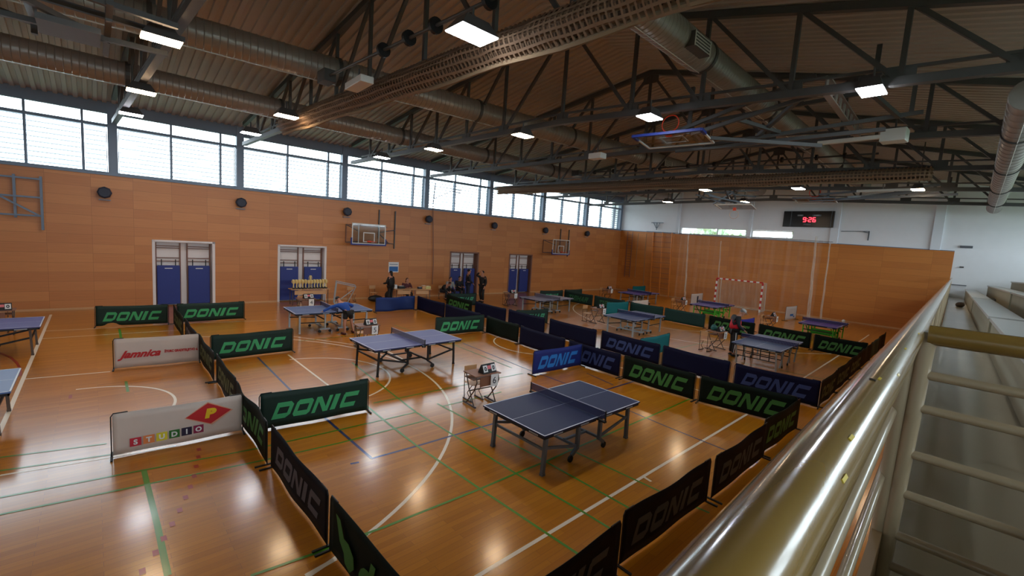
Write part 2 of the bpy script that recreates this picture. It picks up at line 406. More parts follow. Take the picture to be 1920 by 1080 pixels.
def arc(cx, cy, r, a0, a1, w, mi, n=40):
    line([(cx+r*math.cos(math.radians(a0+(a1-a0)*i/n)), cy+r*math.sin(math.radians(a0+(a1-a0)*i/n))) for i in range(n+1)], w, mi)
WH, GR, BL, RD = 1, 2, 3, 4
line([(-1.2, 3.44), (6.6, 3.46), (11.2, 3.47), (22.06, 3.65), (30, 3.85)], .055, WH)
pl([(1205, 893), (1221, 903)], .05, WH)
line([(-1.3, 3.4), (-1.2, 12), (-1.17, 18), (-1.15, 22.6)], .07, WH)
arc(0, 10.88, 6.5, -85, 80, .055, WH, 70)
arc(3.77, 11.06, 1.96, -68, 85, .05, WH)
arc(-.39, 11.23, 1.56, -60, 88, .05, WH)
arc(11.95, 11.0, 1.65, 0, 360, .05, WH)
arc(25.15, 10.55, 7.4, 105, 255, .055, WH, 60)
arc(21.9, 10.6, 1.8, 90, 270, .05, WH)
line([(12.0, 3.6), (11.95, 18.9)], .05, WH)
pl([(83, 621), (240, 613), (345, 607), (520, 600)], .045, WH)
pl([(79, 635), (240, 625), (361, 618)], .045, WH)
pl([(45, 711), (207, 697)], .05, WH)
pl([(0, 891.7), (210, 856.7), (330, 836)], .05, WH)
pl([(573, 1080), (630, 1048)], .06, WH)
pl([(540, 665), (612, 720), (660, 757)], .05, WH)
pl([(550, 631), (640, 643), (700, 652)], .05, WH)
pl([(720, 655), (760, 676)], .05, WH)
pl([(483, 670), (548, 735), (613, 787), (697, 860)], .05, BL)
pl([(697, 860), (787, 835), (933, 792), (1140, 730), (1185, 716), (1300, 680)], .05, BL)
pl([(657, 870), (673, 867)], .05, BL)
pl([(867, 643), (1000, 697), (1057, 718), (1250, 800), (1420, 868)], .04, BL)
pl([(1100, 700), (1150, 722)], .04, BL)
for g in ([(640, 722), (720, 788), (780, 835), (900, 917), (1020, 997), (1085, 1040)], [(660, 680), (780, 773), (967, 888), (1093, 960), (1150, 995)],
          [(820, 757), (1000, 853), (1187, 957), (1230, 980)], [(1077, 847), (1240, 923), (1330, 962)], [(1050, 835), (1077, 847)]):
    pl(g, .042, GR)
for g in ([(590, 1035), (717, 990), (900, 917), (967, 888), (1027, 864), (1073, 843), (1260, 763), (1300, 745)],
          [(0, 933), (473, 843), (633, 807), (780, 773)], [(0, 965), (500, 862), (640, 830), (800, 788)],
          [(0, 883), (210, 852), (330, 828)], [(0, 858), (200, 832)], [(470, 1080), (613, 1030), (690, 1002)],
          [(700, 756), (790, 738), (870, 722), (980, 700)], [(830, 762), (940, 735)], [(560, 640), (700, 625)]):
    pl(g, .042, GR)
pl([(270, 883), (295, 985), (315, 1080)], .065, GR)
pl([(224, 617), (228, 640)], .06, GR)
pl([(236, 715), (240, 735)], .05, GR)
for p in [(373, 843), (372, 857), (368, 875), (364, 893), (357, 913), (348, 933), (337, 957), (323, 983), (307, 1010), (292, 1037), (267, 1072)]:
    c = at(*p); line([(c.x, c.y-.055), (c.x, c.y+.055)], .055, RD)
pl([(-30, 655), (0, 662), (20, 670), (32, 681), (38, 692), (38, 705)], .05, RD)
c = at(132, 744); line([(c.x, c.y-.12), (c.x, c.y+.12)], .05, RD)
pl([(600, 600), (700, 628)], .04, GR); pl([(740, 610), (860, 650), (960, 690)], .04, GR)
pl([(1085, 612), (1330, 680)], .04, BL); pl([(1110, 690), (1330, 640)], .04, GR); pl([(1000, 612), (1330, 668), (1560, 714)], .04, GR)
floor = struct(fl.build('floor', [M['floor'], M['white_line'], M['green_line'], M['blue_line'], M['red_line']]))

# ---- window wall: veneer up to 5.2 m with four niches
NICHES = [(1.77, 3.94), (6.46, 8.74), (16.24, 18.5), (21.12, 23.37)]
TOPZ = 2.78
mb = MB(); xs = -10.0
for a, b in NICHES:
    wbox(mb, xs, a, 0, 5.2, 0, -.3); wbox(mb, a, b, TOPZ, 5.2, 0, -.3); xs = b
wbox(mb, xs, 34.0, 0, 5.2, 0, -.3)
ww = struct(mb.build('wall_left', [M['wall_wood']]))
mb = MB()
for a, b in NICHES:
    wbox(mb, a-.1, b+.1, 0, TOPZ+.1, -.36, -.46)
struct(mb.build('wall_left_recess', M['niche']))
mb = MB(); wbox(mb, -10, 34, 7.52, 8.1, -.02, -.3); struct(mb.build('wall_left_header', M['steel_blue']))
mb = MB(); wbox(mb, -10, 33.95, 5.17, 5.26, .06, -.3); struct(mb.build('trim_1', M['steel_blue']))
mb = MB(); wbox(mb, -10, 1.77, 0, .07, .03, 0)
for (a, b), (c, d) in zip(NICHES, NICHES[1:]+[(33.9, 0)]): wbox(mb, b, c, 0, .07, .03, 0)
struct(mb.build('baseboard_left', M['birch']))
POSTS = [-9.2, -4.25, .66, 4.9, 9.58, 14.42, 19.22, 24.2, 29.15, 33.75]
k = 0
for i, (a, b) in enumerate(zip(POSTS, POSTS[1:])):
    k += 1
    mb = MB(); z0, z1 = 5.25, 7.53
    wbox(mb, a-.14, a+.14, z0-.05, 8.0, .02, -.28)
    if i == len(POSTS)-2: wbox(mb, b-.12, b+.12, z0, 8.0, .02, -.28)
    L_ = b-a; xs = [a+.14, a+L_*(.425 if i != 1 else .53), a+L_*.83, b-.14]
    for x in xs[1:3]: wbox(mb, x-.035, x+.035, z0, z1, -.1, -.2)
    wbox(mb, a+.14, b-.14, 7.0, 7.1, -.08, -.2)
    wbox(mb, a+.14, b-.14, z1-.04, z1, -.08, -.2); wbox(mb, a+.14, b-.14, z0, z0+.06, -.08, -.2)
    w = struct(mb.build('window_%d' % k, M['steel_blue']))
    mb = MB(); wbox(mb, a+.14, b-.14, z0+.05, z1-.03, -.15, -.156); mb.build('window_pane', M['glass'], w)
    mb = MB()
    for j in range(3):
        x0, x1 = xs[j]+.05, xs[j+1]-.05
        for q in range(10):
            z = z0+.16+q*.175
            P = [wl(x0, z-.02, -.23), wl(x1, z-.02, -.23), wl(x1, z+.03, -.36), wl(x0, z+.03, -.36)]
            mb.prism(P, (0, 0, .014))
        for x in (x0-.02, x1+.02): wbox(mb, x-.012, x+.012, z0, 7.0, -.22, -.3)
    mb.build('louvre_slats', M['louvre'], w)

# ---- end wall: veneer below, white plaster above and on the balcony side
YC = 1.36
mb = MB(); ebox(mb, YC, 22.35, 0, 4.74, 0, -.25, 0, 0, 5.2); struct(mb.build('wall_far', M['end_wood']))  # veneer top sloped down toward the balcony to follow image pixels
WIN = [(12.2, 17.0, 5.12, 5.62), (9.25, 11.8, 5.09, 5.57)]
mb = MB()
def ztop(y): return 4.74+(y-YC)*(.46/21.0)
ys = [YC, 9.25, 11.8, 12.2, 17.0, 23.5]
for a, b in zip(ys, ys[1:]):
    hole = (a, b) in ((9.25, 11.8), (12.2, 17.0))
    if hole:
        ebox(mb, a, b, ztop(a), 5.08, -.03, -.25, 0, ztop(b), 5.12); ebox(mb, a, b, 5.6, 10.4, -.03, -.25)
    else: ebox(mb, a, b, ztop(a), 10.4, -.03, -.25, 0, ztop(b), 10.4)
ebox(mb, -6, YC, 0, 10.4, -.03, -.25)
struct(mb.build('wall_far_upper', M['plaster']))
for y in (2.15, 6.95, 11.65, 17.3):
    k += 0
mb = MB()
for y, w in ((2.17, .42), (6.95, .42), (11.95, .2), (17.25, .24)): ebox(mb, y-w/2, y+w/2, ztop(y) if y > 11 else ztop(y)+.02, 10.3, .12, -.03)
struct(mb.build('trim_2', M['plaster_trim']))
mb = MB(); ebox(mb, YC, 22.35, 4.74, 4.78, .05, -.03, 0, 5.2, 5.25); struct(mb.build('trim_3', M['steel_blue']))
mb = MB(); ebox(mb, YC, 22.35, 0, .07, .03, 0); struct(mb.build('baseboard_far', M['birch']))
for (a, b, z0, z1) in WIN:
    k += 1; mb = MB()
    for yy in (a, b, a+(b-a)*.42) if b-a > 3 else (a, b): ebox(mb, yy-.04, yy+.04, z0, z1, -.08, -.16)
    ebox(mb, a, b, z1-.05, z1+.02, -.08, -.16); ebox(mb, a, b, z0-.02, z0+.04, -.08, -.16)
    w = struct(mb.build('window_%d' % k, M['white_metal']))
    mb = MB(); ebox(mb, a, b, z0, z1, -.12, -.126); mb.build('window_pane', M['glass'], w)

# ---- remaining walls (behind the camera and beyond the seating)
mb = MB(); mb.box((-10.1, 9, 5), (.2, 34, 10.5)); struct(mb.build('wall_back', M['plaster']))
mb = MB()
mb.box((13, -5.1, 2.15), (47, .2, 4.3)); mb.box((13, -5.1, 6.95), (47, .2, .4))
for x in range(-10, 37, 5): mb.box((x, -5.1, 5.55), (.3, .2, 2.5))
struct(mb.build('wall_right', M['plaster']))
k += 1
mb = MB()
for x in range(-8, 36, 2): mb.box((x, -5.1, 5.55), (.06, .08, 2.5))
w = struct(mb.build('window_%d' % k, M['steel_blue']))
mb = MB(); mb.box((13, -5.12, 5.55), (46, .006, 2.5)); mb.build('window_pane', M['glass'], w)

# ---- ridged steel roof
mb = MB(); vs = []; n = 0; x = -10.0; prof = []
P_ = .26
while x < 35.8:
    prof += [(x, 0), (x+P_*.42, 0), (x+P_*.5, .05), (x+P_*.92, .05)]; x += P_
def roofz(y): return 10.25-(y-9.25)*.167 if y > 9.25 else 10.25-(9.25-y)*.225  # right slope made steeper than the left to fit image pixels
for (x, d) in prof:
    for y in (24.3, 9.25, -6.0): vs.append((x, y, roofz(y)+d))
n = len(prof); fs = []
for i in range(n-1):
    for j in range(2): fs.append((3*i+j, 3*i+j+1, 3*i+3+j+1, 3*i+3+j))
mb.add(vs, fs); ceil = struct(mb.build('ceiling', M['roof']))
mb = MB()
mb.add([(-10, 24.3, roofz(24.3)+.1), (-10, 9.25, 10.37), (-10, -6, roofz(-6)+.1), (35.8, -6, roofz(-6)+.1), (35.8, 9.25, 10.37), (35.8, 24.3, roofz(24.3)+.1)], [(0, 1, 4, 5), (1, 2, 3, 4)])
struct(mb.build('ceiling_outer_skin', M['roof']))

# ---- balcony: walkway, rail parapet, riser seating
mb = MB(); rbox(mb, -9, 34.9, -.5, .06, 2.4, 2.6); rbox(mb, -9, 34.9, -5.0, -.5, 2.4, 2.58); struct(mb.build('floor_balcony', M['concrete']))
mb = MB(); rbox(mb, -9, 34.9, .04, .1, 0, 2.4); struct(mb.build('wall_under_balcony', M['end_wood']))

# ================================================================== ROOF STEELWORK
def zchord(x0, y):  # flat chord bent down both ways, far trusses lowered, to fit image pixels
    z = 7.36-(y-9.25)*.02 if y > 9.25 else 7.36-(9.25-y)*.038
    return z-max(0, x0-14.4)*.012
TR = [-4.3, .7, 4.9, 9.7, 14.4, 19.3, 24.2, 29.1]
TN = ['behind the balcony end', 'first truss, running overhead beside the near window bay', 'second truss carrying the near rolled net',
      'third truss, whose bottom chord carries four floodlights', 'fourth truss with the ridge joint in full view', 'fifth truss above the long rolled net',
      'sixth truss over the folded hoop frames', 'seventh truss, closest to the white end wall']
NOD = [22.3, 20.8, 19.1, 17.35, 15.55, 13.7, 11.75, 9.25, 6.95, 5.1, 3.25, 1.5, 0.0, -1.8, -3.6, -5.0]
NR = 7
for ti, x0 in enumerate(TR):
    t = empty('roof_truss', tr(x0, 9.25, 7.3), 0, 'dark steel roof truss, '+TN[ti], 'roof truss')
    o0 = t.location.copy()
    def T(y, z): return tr(x0, y, z)-o0
    mb = MB()
    mb.bar(T(22.6, zchord(x0, 22.6)), T(9.25, zchord(x0, 9.25)), .16, .15); mb.bar(T(9.25, zchord(x0, 9.25)), T(-5.0, zchord(x0, -5.0)), .16, .15)
    mb.build('bottom_chord', M['steel'], t)
    mb = MB()
    mb.bar(T(21.6, zchord(x0, 21.6)+.2), T(9.25, zchord(x0, 9.25)+.24), .07, .05); mb.bar(T(9.25, zchord(x0, 9.25)+.24), T(-5.0, zchord(x0, -5.0)+.24), .07, .05)
    mb.build('upper_rail', M['steel'], t)
    mb = MB(); e = .1
    mb.bar(T(22.6, roofz(22.6)-e), T(9.25, roofz(9.25)-e), .14, .15); mb.bar(T(9.25, roofz(9.25)-e), T(-5.0, roofz(-5.0)-e), .14, .15)
    mb.build('top_chord', M['steel'], t)
    MB().box(T(9.25, roofz(9.25)-.28), (.05, .6, .4)).build('ridge_plate', M['steel'], t)
    for y in NOD[1:-1]: MB().box(T(y, zchord(x0, y)+.1), (.05, .42, .26)).build('gusset_plate', M['steel'], t)
    for i, y in enumerate(NOD):
        if i in (0, len(NOD)-1): continue
        MB().bar(T(y, zchord(x0, y)), T(y, roofz(y)-.1), .085, .085).build('vertical_strut', M['steel'], t)
        if i < NR: MB().bar(T(y, zchord(x0, y)), T(NOD[i+1], roofz(NOD[i+1])-.1), .08, .08).build('diagonal_strut', M['steel'], t)
        if i > NR: MB().bar(T(y, zchord(x0, y)), T(NOD[i-1], roofz(NOD[i-1])-.1), .08, .08).build('diagonal_strut', M['steel'], t)

# purlin-like lacing bars between trusses beside the windows
mb = MB()
# ---- ventilation ducts
def duct(y, z, r, x0, x1, label, seams, grilles=(), k=.0):
    c = empty('ventilation_duct', (x0, y, z), 0, label, 'duct', None)
    f = lambda x: Vector((x-x0, k*(x-x0), 0))
    n = int((x1-x0)/seams); P = []; Q = []
    for i in range(n+1):
        x = x0+i*seams; P += [f(x-.03), f(x-.012), f(x), f(x+.012), f(x+.03)]; Q += [r, r, r+.013, r, r]
    MB().tube(P, Q, 28).build('duct_tube', M['duct'], c, smooth=True)
    MB().tube([f(x0)+Vector((0, 0, -r-.02)), f(x1)+Vector((0, 0, -r-.02))], .009, 5).build('support_wire', M['white_metal'], c)
    for gx in grilles:
        g = MB(); q = f(gx); g.box(q+Vector((0, -r*.8, -r*.35)), (.75, .34, .3)); gg = g.build('air_grille', M['steel'], c)
        g = MB()
        for s in (-.14, -.07, 0, .07, .14): g.box(q+Vector((0, -r*.8-.175, -r*.35+s*.9)), (.66, .01, .02))
        for s in (-.36, .36): g.box(q+Vector((s, -r*.8-.175, -r*.35)), (.03, .012, .3))
        g.build('grille_slats', M['white_metal'], gg)
    for x in [a+1.1-.05*y for a in TR if x0 < a+1 < x1]: MB().tube([f(x-.05), f(x+.05)], r+.03, 24).build('hanger_band', M['steel'], c)
duct(14.25, 8.22, .36, -3.5, 33.2, 'big ribbed ventilation duct left of the ridge, between the ridge and the window-side duct', .16, (21.4,), -.085)
duct(18.3, 7.88, .34, -3.5, 33.4, 'ribbed ventilation duct nearest the high windows', .16, (), -.012)
duct(5.12, 8.30, .35, 6.2, 33.0, 'bright ribbed duct right of the ridge, seen lengthwise behind the floodlights', .14, (9.6,), .016)
duct(-.15, 7.0, .28, 12.5, 33.6, 'pale round duct above the seating at the right edge', .5, (), .014)

# ---- floodlights on the truss chords
LAMPS = [((303, 76), 1.0, 'warm', 'large orange-tinted floodlight at the upper left'), ((265, 173), 1.0, 'warm', 'orange floodlight below the largest one, near the first truss'),
         ((246, 215), 1.0, 'white', 'small floodlight hanging right above the high windows at the first truss'), ((885, 66), 1.2, 'white', 'brightest bluish white floodlight beside the rolled net'),
         ((537, 219), 1.0, 'warm', 'warm floodlight at the left end of the near rolled net'), ((470, 251), 1.0, 'white', 'floodlight touching the window head left of the near net'),
         ((813, 281), 1.0, 'warm', 'warm floodlight on the third truss over the windows side'), ((716, 296), 1.0, 'white', 'small pale floodlight at the wall end of the third truss'),
         ((980, 255), 1.0, 'warm', 'warm floodlight in the middle left of the third truss'), ((1218, 221), 1.0, 'white', 'white square floodlight under the third truss next to the folded hoop'),
         ((1634, 172), 1.0, 'white', 'white floodlight at the right end of the third truss'), ((1323, 357), 1.0, 'warm', 'warm floodlight just below the long rolled net'),
         ((1252, 379), 1.0, 'warm', 'warm floodlight low against the white end wall, left of the hanging hoop'), ((1497, 354), 1.0, 'white', 'white box floodlight below the middle of the long net'),
         ((1395, 379), 1.0, 'warm', 'warm floodlight beside the hanging hoop of the far court'), ((1721, 356), 1.0, 'warm', 'warm floodlight under the right end of the long net')]
for (px, s, kind, lab) in LAMPS:
    c = at(px[0], px[1], 6.93)
    if c.x > 20: c = at(px[0], px[1], 6.8)
    r = empty('floodlight', c, 0, lab, 'lamp')
    mb = MB()
    P0 = [(-.3*s, -.2*s), (.3*s, -.2*s), (.3*s, .2*s), (-.3*s, .2*s)]; P1 = [(-.18*s, -.12*s), (.18*s, -.12*s), (.18*s, .12*s), (-.18*s, .12*s)]
    mb.add([(a, b, .015) for a, b in P0]+[(a, b, .22) for a, b in P1], [(4, 5, 6, 7), (0, 1, 5, 4), (1, 2, 6, 5), (2, 3, 7, 6), (3, 0, 4, 7)])
    mb.build('lamp_housing', M['lamp_case'], r)
    MB().box((0, 0, .005), (.58*s, .38*s, .02)).build('lamp_lens', M['lamp_'+kind], r)
    MB().tube([(0, 0, .2), (0, 0, (roofz(c.y)-c.z-.02) if c.x > 20 else .42)], .02, 6).build('hanger', M['steel'], r)

# ---- rolled-up divider nets slung under two trusses
def net_roll(x0, y0, y1, zt, zb, label, folds, seed, pw=.17):
    random.seed(seed)
    root = empty('rolled_net', tr(x0, y0, zt), 0, label, 'net'); o0 = root.location.copy()
    ny = int(abs(y1-y0)/.22); mb = MB()
    for layer in range(folds):
        off = (layer-(folds-1)/2)*pw/folds*1.6; vs = []; nz = 7
        for i in range(ny+1):
            y = y0+(y1-y0)*i/ny
            for j in range(nz+1):
                u = j/nz; sag = .10*noise.noise(Vector((y*.5, layer*3.1, seed)))
                z = zt(y)-(zt(y)-zb(y)-sag-.04*layer)*u if callable(zt) else zt-(zt-zb-sag-.03*layer)*u
                dx = off*math.sin(math.pi*u)*2.2+.05*noise.noise(Vector((y*2, u*4, layer+seed)))
                vs.append(tr(x0, y, z)+Vector((dx, 0, 0))-o0)
        fs = [(i*(nz+1)+j, i*(nz+1)+j+1, (i+1)*(nz+1)+j+1, (i+1)*(nz+1)+j) for i in range(ny) for j in range(nz)]
        mb.add(vs, fs)
    mb.build('net_folds', M['net'], root)
    mb = MB(); P = [tr(x0, y0+(y1-y0)*i/30, zb+.02+.03*math.sin(i*1.3))-o0 for i in range(31)]; mb.tube(P, .045, 6); mb.tube([p+Vector((.08, 0, .1)) for p in P], .05, 6)
    mb.build('edge_rope', M['net_rope'], root)
    return root
M['rim_pale'] = mat('pale_rim', (.80, .72, .66), .5)
M['net_rope'] = mat('beige_rope', (.50, .42, .32), .9)
M['net_sheet'] = mat('beige_roll_cloth', (.40, .33, .27), .9, var=.1, scale=5)
nrA = net_roll(4.55, 16.9, -3.0, 7.42, 6.78, 'beige divider net rolled up under the second truss, close overhead', 7, 3)
nrB = net_roll(19.0, 22.0, 1.6, 7.05, 6.58, 'long beige divider net rolled up under the fifth truss above the far court', 7, 11)
for r, x0, y0, y1, z in ((nrA, 4.55, 16.6, -3.0, 7.10), (nrB, 19.0, 21.8, 1.8, 6.86)):
    o0 = r.location.copy()
    pts = [tr(x0+.02, y0+(y1-y0)*i/12, z)-o0 for i in range(13)]
    MB().tube(pts, .17, 12).build('drum', M['net_sheet'], r, smooth=True)
# ---- winch shafts with cable discs
def shaft(x0, y0, y1, z, discs, rd, label):
    r = empty('winch_shaft', tr(x0, y0, z), 0, label, 'winch'); o0 = r.location.copy()
    MB().tube([tr(x0, y0, z)-o0, tr(x0, y1, z)-o0], .035, 8).build('shaft', M['steel'], r)
    for y in discs: MB().disc(tr(x0, y, z)-o0, (0, 1, 0), rd, .08, 16).build('cable_disc', M['black'], r)
    MB().box(tr(x0, y0, z)-o0+Vector((0, .1, 0)), (.3, .5, .3)).build('winch_motor', M['steel'], r)
shaft(4.1, 12.4, -2, 7.68, [9.6, 8.6, 7.7, 6.2, 4.6, 3.2], .15, 'black winch shaft with round cable discs above the near rolled net')
shaft(19.9, 16.5, 3.2, 7.74, [15.4, 14.2, 12.9, 11.6, 10.2, 9.0, 7.6, 6.3, 5.1, 4.2], .11, 'winch shaft with cable discs above the long rolled net')

# ---- white unit boxes and strips fixed to chords
for (px, py, zz, dx, dy, dz, lab) in ((673, 157, 7.0, .3, .95, .15, 'white box unit under the second truss beside the near net'), (1120, 293, 6.95, .35, .55, .2, 'white box unit on the fourth truss, left of the folded hoop'),
                              (1677, 255, 6.9, .42, .5, .3, 'white box unit at the right of the perforated beam'), (1590, 263, 6.88, .12, 1.35, .1, 'long yellowish strip light hanging on the fourth truss'),
                              (1655, 357, 6.7, .1, 1.7, .1, 'dull strip light on the sixth truss under the long net')):
    c = at(px, py, zz)
    r = empty('unit_box', c, -.05, lab, 'fitting')
    b = MB().box((0, 0, 0), (dx, dy, dz)).build('casing', M['white_metal'], r, bevel=.02)
    MB().tube([(0, 0, dz/2), (0, 0, dz/2+.25)], .02, 6).build('hanger', M['steel'], r)
# perforated beam running lengthwise
a, b_ = on(1550, 160, (1, .05, 0), 10.95), on(1612, 250, (1, .05, 0), 15.3)
r = empty('perforated_beam', a, 0, 'pale steel beam with dark holes joining two trusses right of the folded hoop', 'beam')
d = b_-a; mb = MB(); Ld = d.length; dn = d/Ld
mb.bar((0, 0, .15), d+Vector((0, 0, .15)), .12, .03); mb.bar((0, 0, -.15), d+Vector((0, 0, -.15)), .12, .03)
n = 9
for i in range(n+1):
    c = d*(i/n); mb.bar(c-dn*.1+Vector((0, 0, 0)), c+dn*.1, .03, .32)
mb.build('beam_web', mat('pinkish_grey_steel', (.52, .48, .46), .5), r)

# ---- ceiling-folded basketball units
def hoop_unit(c, rz, s, label, hang=False, tilt=0.0, pad='mat_blue'):
    r = empty('folding_hoop_unit', c, rz, label, 'basketball hoop')
    mb = MB(); a, b_, t = .9*s, .53*s, .03
    bd = empty('backboard', (0, 0, 0)); bd.parent = r
    bd.rotation_euler = (0, tilt, 0)
    # board lies in its own y-z plane, x is its thickness
    mb.box((0, 0, 0), (.015, 2*a, 2*b_)); mb.build('board_pane', M['board_glass'], bd)
    mb = MB()
    for s_ in (-1, 1): mb.box((0, s_*a, 0), (.04, .05, 2*b_)); mb.box((0, 0, s_*b_), (.04, 2*a, .05))
    mb.box((-.02, 0, -.16*s), (.02, .6*s, .04)); mb.box((-.02, 0, .28*s), (.02, .6*s, .04)); mb.box((-.02, -.3*s, .06*s), (.02, .04, .45*s)); mb.box((-.02, .3*s, .06*s), (.02, .04, .45*s))
    mb.build('board_frame', M['white_metal'], bd)
    mb = MB(); mb.box((0, a+.01, -b_+.14), (.07, .07, .34)); mb.box((0, -a-.01, -b_+.14), (.07, .07, .34)); mb.box((0, 0, -b_-.01), (.07, 2*a, .06))
    mb.build('edge_padding', M[pad], bd)
    if hang:
        mb = MB(); mb.tube([(-.1, .225*math.cos(2*math.pi*i/20), -.42+.225*math.sin(2*math.pi*i/20)) for i in range(21)], .016, 6); mb.build('rim', M['rim_pale'], r); MB().box((-.1, 0, -.13), (.12, .14, .16)).build('rim_bracket', M['orange'], r)
        return r
    mb = MB(); rim = [(-.32+.225*math.cos(2*math.pi*i/20), .225*math.sin(2*math.pi*i/20), -.32*s) for i in range(21)]
    mb.tube(rim, .015, 6); mb.box((-.05, 0, -.32*s), (.12, .16, .1)); mb.build('rim', M['orange'], bd)
    return r

def lattice(r, pts, w, m=None, name='folding_arm'):
    for a, b_ in pts: MB().bar(a, b_, w, w).build(name, m or M['steel'], r)
hA = hoop_unit(at(1262, 262, 6.72), math.radians(6), 1.0, 'folded basketball hoop with tilted board under the roof near the white square floodlight', tilt=math.radians(96))
lattice(hA, [((0, -.5, .1), (-.6, -4.3, .75)), ((0, .3, .1), (-.6, -3.2, .9)), ((1.0, -.5, 0), (1.3, -5.0, .4)), ((1.0, .3, -.1), (1.3, -4.4, .1)), ((0, -.5, .1), (1.0, -.5, 0)), ((-.6, -3.9, .7), (1.3, -4.6, .35)),
             ((-.2, -1.6, .3), (1.1, -2.3, .2)), ((1.1, -1.8, .15), (-.4, -3.0, .6)), ((.2, -.9, .0), (1.4, -3.2, -.15)), ((.5, -.6, .5), (.8, -4.2, .85)), ((-.6, -4.2, .7), (-.6, -4.2, 1.3)), ((1.3, -4.8, .4), (1.3, -4.8, 1.1)), ((0, -.4, .1), (0, -.4, 1.3))], .085)
hB = hoop_unit(at(1379, 388, 6.35), math.radians(4), 1.0, 'basketball hoop lowered in front of the white end wall, seen from below', True, math.radians(98), 'white_metal')
lattice(hB, [((.1, 0, .2), (-1.5, 1.2, .6)), ((.1, -.5, .2), (-1.4, 1.0, .45)), ((.1, .6, .2), (-1.6, 1.6, .5)), ((-1.5, 1.2, .6), (.2, -1.0, .9)), ((-1.3, .2, .7), (.5, .4, .3)), ((-1.0, 1.6, .8), (.6, -.8, .6)), ((0, 0, .2), (0, .2, 1.0)), ((-1.5, 1.2, .5), (-1.5, 1.2, 1.1)), ((-.9, -.5, .9), (.3, 1.3, .2))], .07, M['grey_metal'])
hC = hoop_unit(at(1528, 376, 6.6), math.radians(2), .9, 'folded grey hoop frame above the digital clock', tilt=math.radians(98), pad='grey_metal')
lattice(hC, [((0, -.6, 0), (-.3, -4.6, .35)), ((0, .2, 0), (-.3, -4.9, .15)), ((.5, -.4, .05), (.4, -4.2, .5)), ((-.3, -1.3, .1), (.5, -3.0, .3)), ((.4, -1.6, .1), (-.3, -3.9, .4)), ((-.3, -4.6, .3), (.4, -4.6, .9)), ((0, -.5, 0), (0, -.5, .8)), ((-.3, -.2, .25), (-.3, -4.4, .55))], .09, M['grey_metal'])
# near left overhead frame
c = Vector((-.3, 8.6, 7.0))
r = empty('folding_hoop_unit', c, 0, 'dark folded hoop frame overhead at the upper left corner', 'basketball hoop')
lattice(r, [((-1.2, 3.4, 0), (1.5, 3.2, 0)), ((-1.4, 2.5, .2), (1.7, 2.5, .15)), ((-1.5, 3.9, .3), (.2, 4.6, .2)), ((.6, 1.5, .1), (.6, 4.6, .05)), ((-.4, 1.6, .1), (-.4, 4.9, .3)), ((-.4, 2.2, 0), (.6, 3.4, 0)), ((.6, 2.2, 0), (.6, 2.2, .9)), ((-.4, 4.2, 0), (-.4, 4.2, .9)), ((-1.4, 1.4, .1), (1.5, 1.7, .1))], .09)
MB().box((.1, 3.0, -.1), (.8, .9, .1)).build('winch_plate', M['steel'], r)

# ================================================================== BALCONY: RAIL, GATE, SEATING
S, E = Vector((-1.2, .08-1.2*.0344, 3.54)), Vector((34.6, 1.27, 3.26))
D = (E-S); xs = lambda x: S+D*((x-S.x)/D.x)
rr = empty('balcony_rail', (0, 0, 2.6), 0, 'glossy beige tubular balcony rail running the whole length in the foreground', 'railing')
o0 = rr.location.copy()
MB().tube([S-o0]+[xs(x)-o0 for x in (0, .5, 1, 1.5, 2, 3, 5, 10, 20)]+[E-o0], .034, 32).build('hand_rail', M['rail'], rr, smooth=True)
low = lambda x, z, y=.1: rt(x, y, z)-o0
MB().tube([low(x, 3.25, .1) for x in (-1.2, 1, 2.1, 5, 12, 34.5)], .017, 16).build('lower_tube', M['rail2'], rr, smooth=True)
MB().tube([low(x, 3.0, .1) for x in (-1.2, 1, 2.1, 5, 12, 34.5)], .014, 12).build('lower_tube', M['rail2'], rr, smooth=True)
for i, x in enumerate((.1, 2.1, 4.1, 6.1, 8.1, 10.1, 12.1, 14.1, 16.1, 18.1, 20.1, 22.1, 24.1, 26.1, 28.1, 30.1, 32.1)):
    top = xs(x)-o0
    MB().tube([low(x, 2.6, .085), (top.x, top.y, top.z-.02)], .022, 14).build('post', M['rail2'], rr, smooth=True)
mb = MB(); rbox(mb, -2, 34.6, .07, .10, 2.6, 2.80)
pr = mb.build('kick_board', mat('tan_kick_board', (.55, .44, .30), .5)); pr.parent = rr; pr.matrix_parent_inverse = Matrix.Translation(-o0)
mb = MB()
random.seed(4)
for x, ph in ((.62, 2.2), (.98, 1.9), (1.12, 2.5), (1.45, 2.1), (.52, 2.6), (1.9, 2.3)):
    p = xs(x)-o0; q = Vector((0, math.cos(ph), math.sin(ph)))
    mb.box(p+q*.0343, (.018, .004, .0015), 0, Matrix.Rotation(ph-math.pi/2, 3, 'X'))
mb.build('yellow_tape_scrap', mat('yellow_tape', (.72, .63, .14), .4), rr)
mb = MB()
for x, ph in ((.95, 1.7),):
    p = xs(x)-o0; q = Vector((0, math.cos(ph), math.sin(ph)))
    mb.box(p+q*.0343, (.006, .009, .002), 0, Matrix.Rotation(ph-math.pi/2, 3, 'X'))
mb.build('dark_chip', M['black'], rr)
GX = 2.1
g = empty('barred_gate', (GX, .13, 2.6), 0, 'beige tubular gate across the balcony walkway with horizontal bars', 'gate')
MB().tube([(0, 0, 0), (0, -.02, .93)], .024, 16).build('gate_post', M['rail2'], g, smooth=True)
MB().tube([(0, -.02, .92), (0, -.62, .925)], .034, 20).build('top_bar', M['rail'], g, smooth=True)
for z in (.78, .66, .49, .34, .18, .06):
    MB().tube([(0, -.0, z), (0, -.6, z)], .016, 12).build('bar', M['rail2'], g, smooth=True)
MB().tube([(0, -.6, 0), (0, -.6, .93)], .024, 16).build('gate_post', M['rail2'], g, smooth=True)
